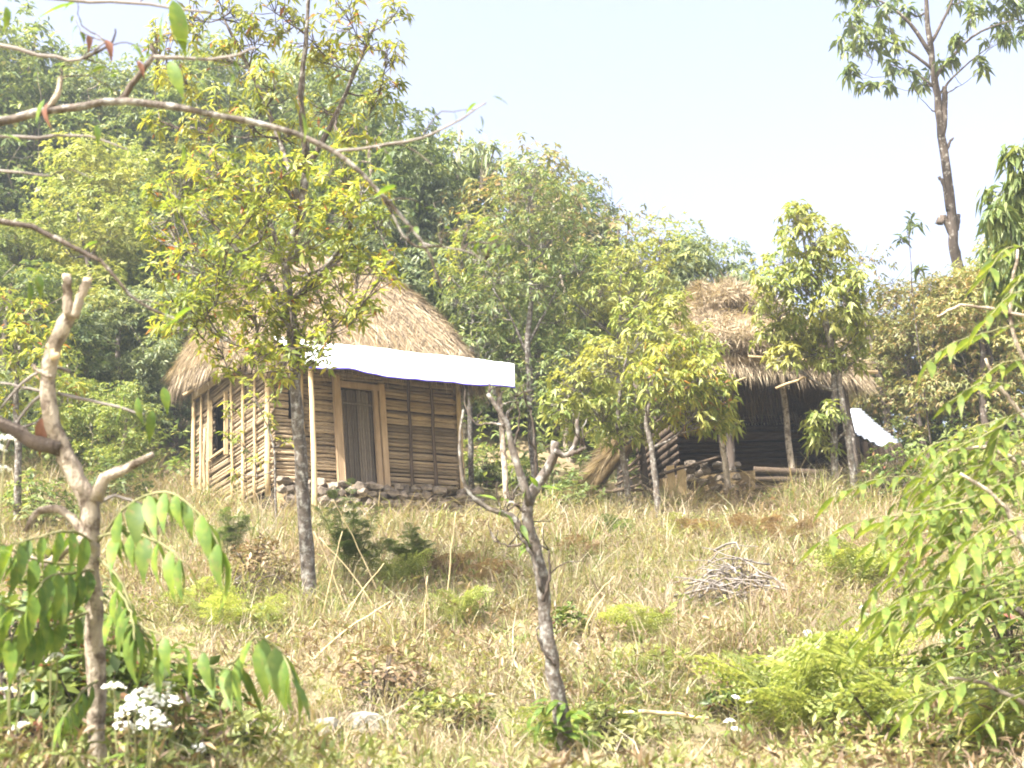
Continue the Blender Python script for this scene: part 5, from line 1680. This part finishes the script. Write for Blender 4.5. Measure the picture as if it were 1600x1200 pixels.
# tall dry stalks
for a, b, c, d, lab in ((695, 970, 712, 800, 'dry straw stalk leaning right in the middle of the slope'), (605, 975, 500, 840, 'long dry stalk leaning left from the slope middle toward the lichen trunk'), (600, 945, 520, 780, 'long thin dry stalk rising past the feathery herb'),
                        (500, 985, 535, 830, 'dry stalk standing just right of the lichen trunk foot'), (520, 1000, 600, 880, 'dry stalk leaning right below the feathery herb'), (470, 1045, 610, 940, 'dry stick lying slanted over the grass below the yellow-leaved tree'),
                        (545, 965, 490, 830, 'dry stalk crossing behind the lichen trunk foot'), (660, 1040, 668, 900, 'thin dry stalk left of the dead ferns'), (905, 1010, 945, 930, 'dry stalk right of the pruned trunk'), (900, 980, 960, 900, 'thin stalk leaning right behind the pruned trunk')):
    p = hit(a, b)
    dd = proj(p)[2]
    q = at(c, d, dd - .1)
    v = q - p
    o = tube(MB(), spline([Vector((0, 0, -.05)), v * .5 + Vector((0, 0, .03)), v], 8, .006), np.linspace(.008, .004, 9), 5).build('dry_stalk', 'stalk', loc=p)
    tag(o, lab, 'stalk', 'dry stalks on the slope')

# fallen pole and pole by the lean-to
for a, b, lab, r, m in (((912, 1164), (1112, 1170), 'straight pale pole lying on the grass at the bottom right of the pruned tree', .016, 'stalk'), ((935, 788), (990, 806), 'short cut log lying below the shelter lean-to', .045, 'pole')):
    p, q = hit(*a), hit(*b)
    if r > .03:
        q = p + (q - p).normalized() * min(1.0, (q - p).length)
    v = q - p
    o = tube(MB(), spline([Vector((0, 0, .16)), v * .5 + Vector((0, 0, .20)), v + Vector((0, 0, .16))], 8, .006), np.linspace(r, r * .8, 9), 7, rough=.05).build('fallen_pole', m, loc=p)
    tag(o, lab, 'pole')


# heap of dead branches and other twig tangles
def twig_heap(px, py, w, h, n, label, mat='twig_grey', name='branch_heap', r=.010):
    base = hit(px, py)
    t = thing(name, label, 'branches', base)
    for i in range(n):
        a = random.uniform(0, 6.28)
        f = random.uniform(0, 1) ** .5
        c = Vector((math.cos(a) * w * .4 * f, math.sin(a) * w * .3 * f, h * (1 - f * .8) * random.uniform(.15, 1)))
        b2 = random.uniform(0, 6.28)
        hl = w * random.uniform(.12, .38)
        v = Vector((math.cos(b2) * hl, math.sin(b2) * hl, hl * random.uniform(-.3, .6)))
        p, e = c - v, c + v
        p.z, e.z = max(p.z, -.05), max(e.z, -.05)
        m = c + Vector((random.uniform(-.08, .08), random.uniform(-.08, .08), random.uniform(-.02, .10)))
        rr = r * random.uniform(.5, 1.6)
        tube(MB(), spline([p, m, e], 6, .015), np.linspace(rr, rr * .4, 7), 4).build('twig', mat, t)


twig_heap(1140, 950, 1.0, .62, 90, 'heap of grey dead branches lying on the dry slope below the shelter')
twig_heap(385, 940, .8, .4, 36, 'tangle of brown twigs at the foot of the yellow-leaved tree', 'bark_brown', 'twig_tangle', .007)
twig_heap(615, 1105, .6, .25, 24, 'small tangle of brown twigs low in the middle of the slope', 'bark_brown', 'twig_tangle', .006)
twig_heap(1480, 705, .9, .5, 30, 'grey dead twigs on the rise above the right leafy shrub', 'twig_grey', 'twig_tangle', .010)
twig_heap(1385, 755, .8, .4, 26, 'grey dead twigs beside the pale shed roof', 'twig_grey', 'twig_tangle', .009)

# pale stones in the grass
for px, py, sx, sz, lab in ((590, 803, .34, .09, 'flat pale stone slab on the ground below the stone footing'), (690, 806, .20, .08, 'small pale stone slab below the right end of the footing'), (515, 1160, .17, .14, 'white rock in the grass near the bottom of the picture'), (570, 1150, .22, .10, 'flat white rock right of another white rock near the bottom'), (1265, 1010, .12, .1, 'small pale stone in the grass right of centre')):
    p = hit(px, py)
    o = link('rock', random.choice(PALE), loc=p + Vector((0, 0, sz * .35 + .03)))
    o.scale = (sx * 1.3, sx, sz * 1.6)
    o.rotation_euler = (random.uniform(-.2, .2), random.uniform(-.2, .2), random.uniform(0, 6))
    tag(o, lab, 'rock')

# ------------------------------------------------------------------ thin scattering air volume, added to lift the shadows
def fill_haze():
    x0, x1, y0, y1, z0, z1 = -70, 70, -30, 75, -14, 38
    V = [(x, y, z) for z in (z0, z1) for x, y in ((x0, y0), (x1, y0), (x1, y1), (x0, y1))]
    me = bpy.data.meshes.new('fill_haze')
    me.from_pydata(V, [], [(3, 2, 1, 0), (4, 5, 6, 7), (0, 1, 5, 4), (1, 2, 6, 5), (2, 3, 7, 6), (3, 0, 4, 7)])
    m = bpy.data.materials.new('fill_haze')
    m.use_nodes = True
    nt = m.node_tree
    nt.nodes.remove(nt.nodes['Principled BSDF'])
    pv = nt.nodes.new('ShaderNodeVolumePrincipled')
    pv.inputs['Color'].default_value = (.82, .91, 1, 1)
    pv.inputs['Density'].default_value = .0016
    pv.inputs['Anisotropy'].default_value = .3
    nt.links.new(pv.outputs[0], nt.nodes['Material Output'].inputs['Volume'])
    me.materials.append(m)
    o = link('fill_haze', me)
    o['kind'] = 'stuff'
    o['label'] = 'thin air volume added to lift the shadows over the hillside'
    o['category'] = 'fill_haze'


fill_haze()
print('objects', len(bpy.data.objects))
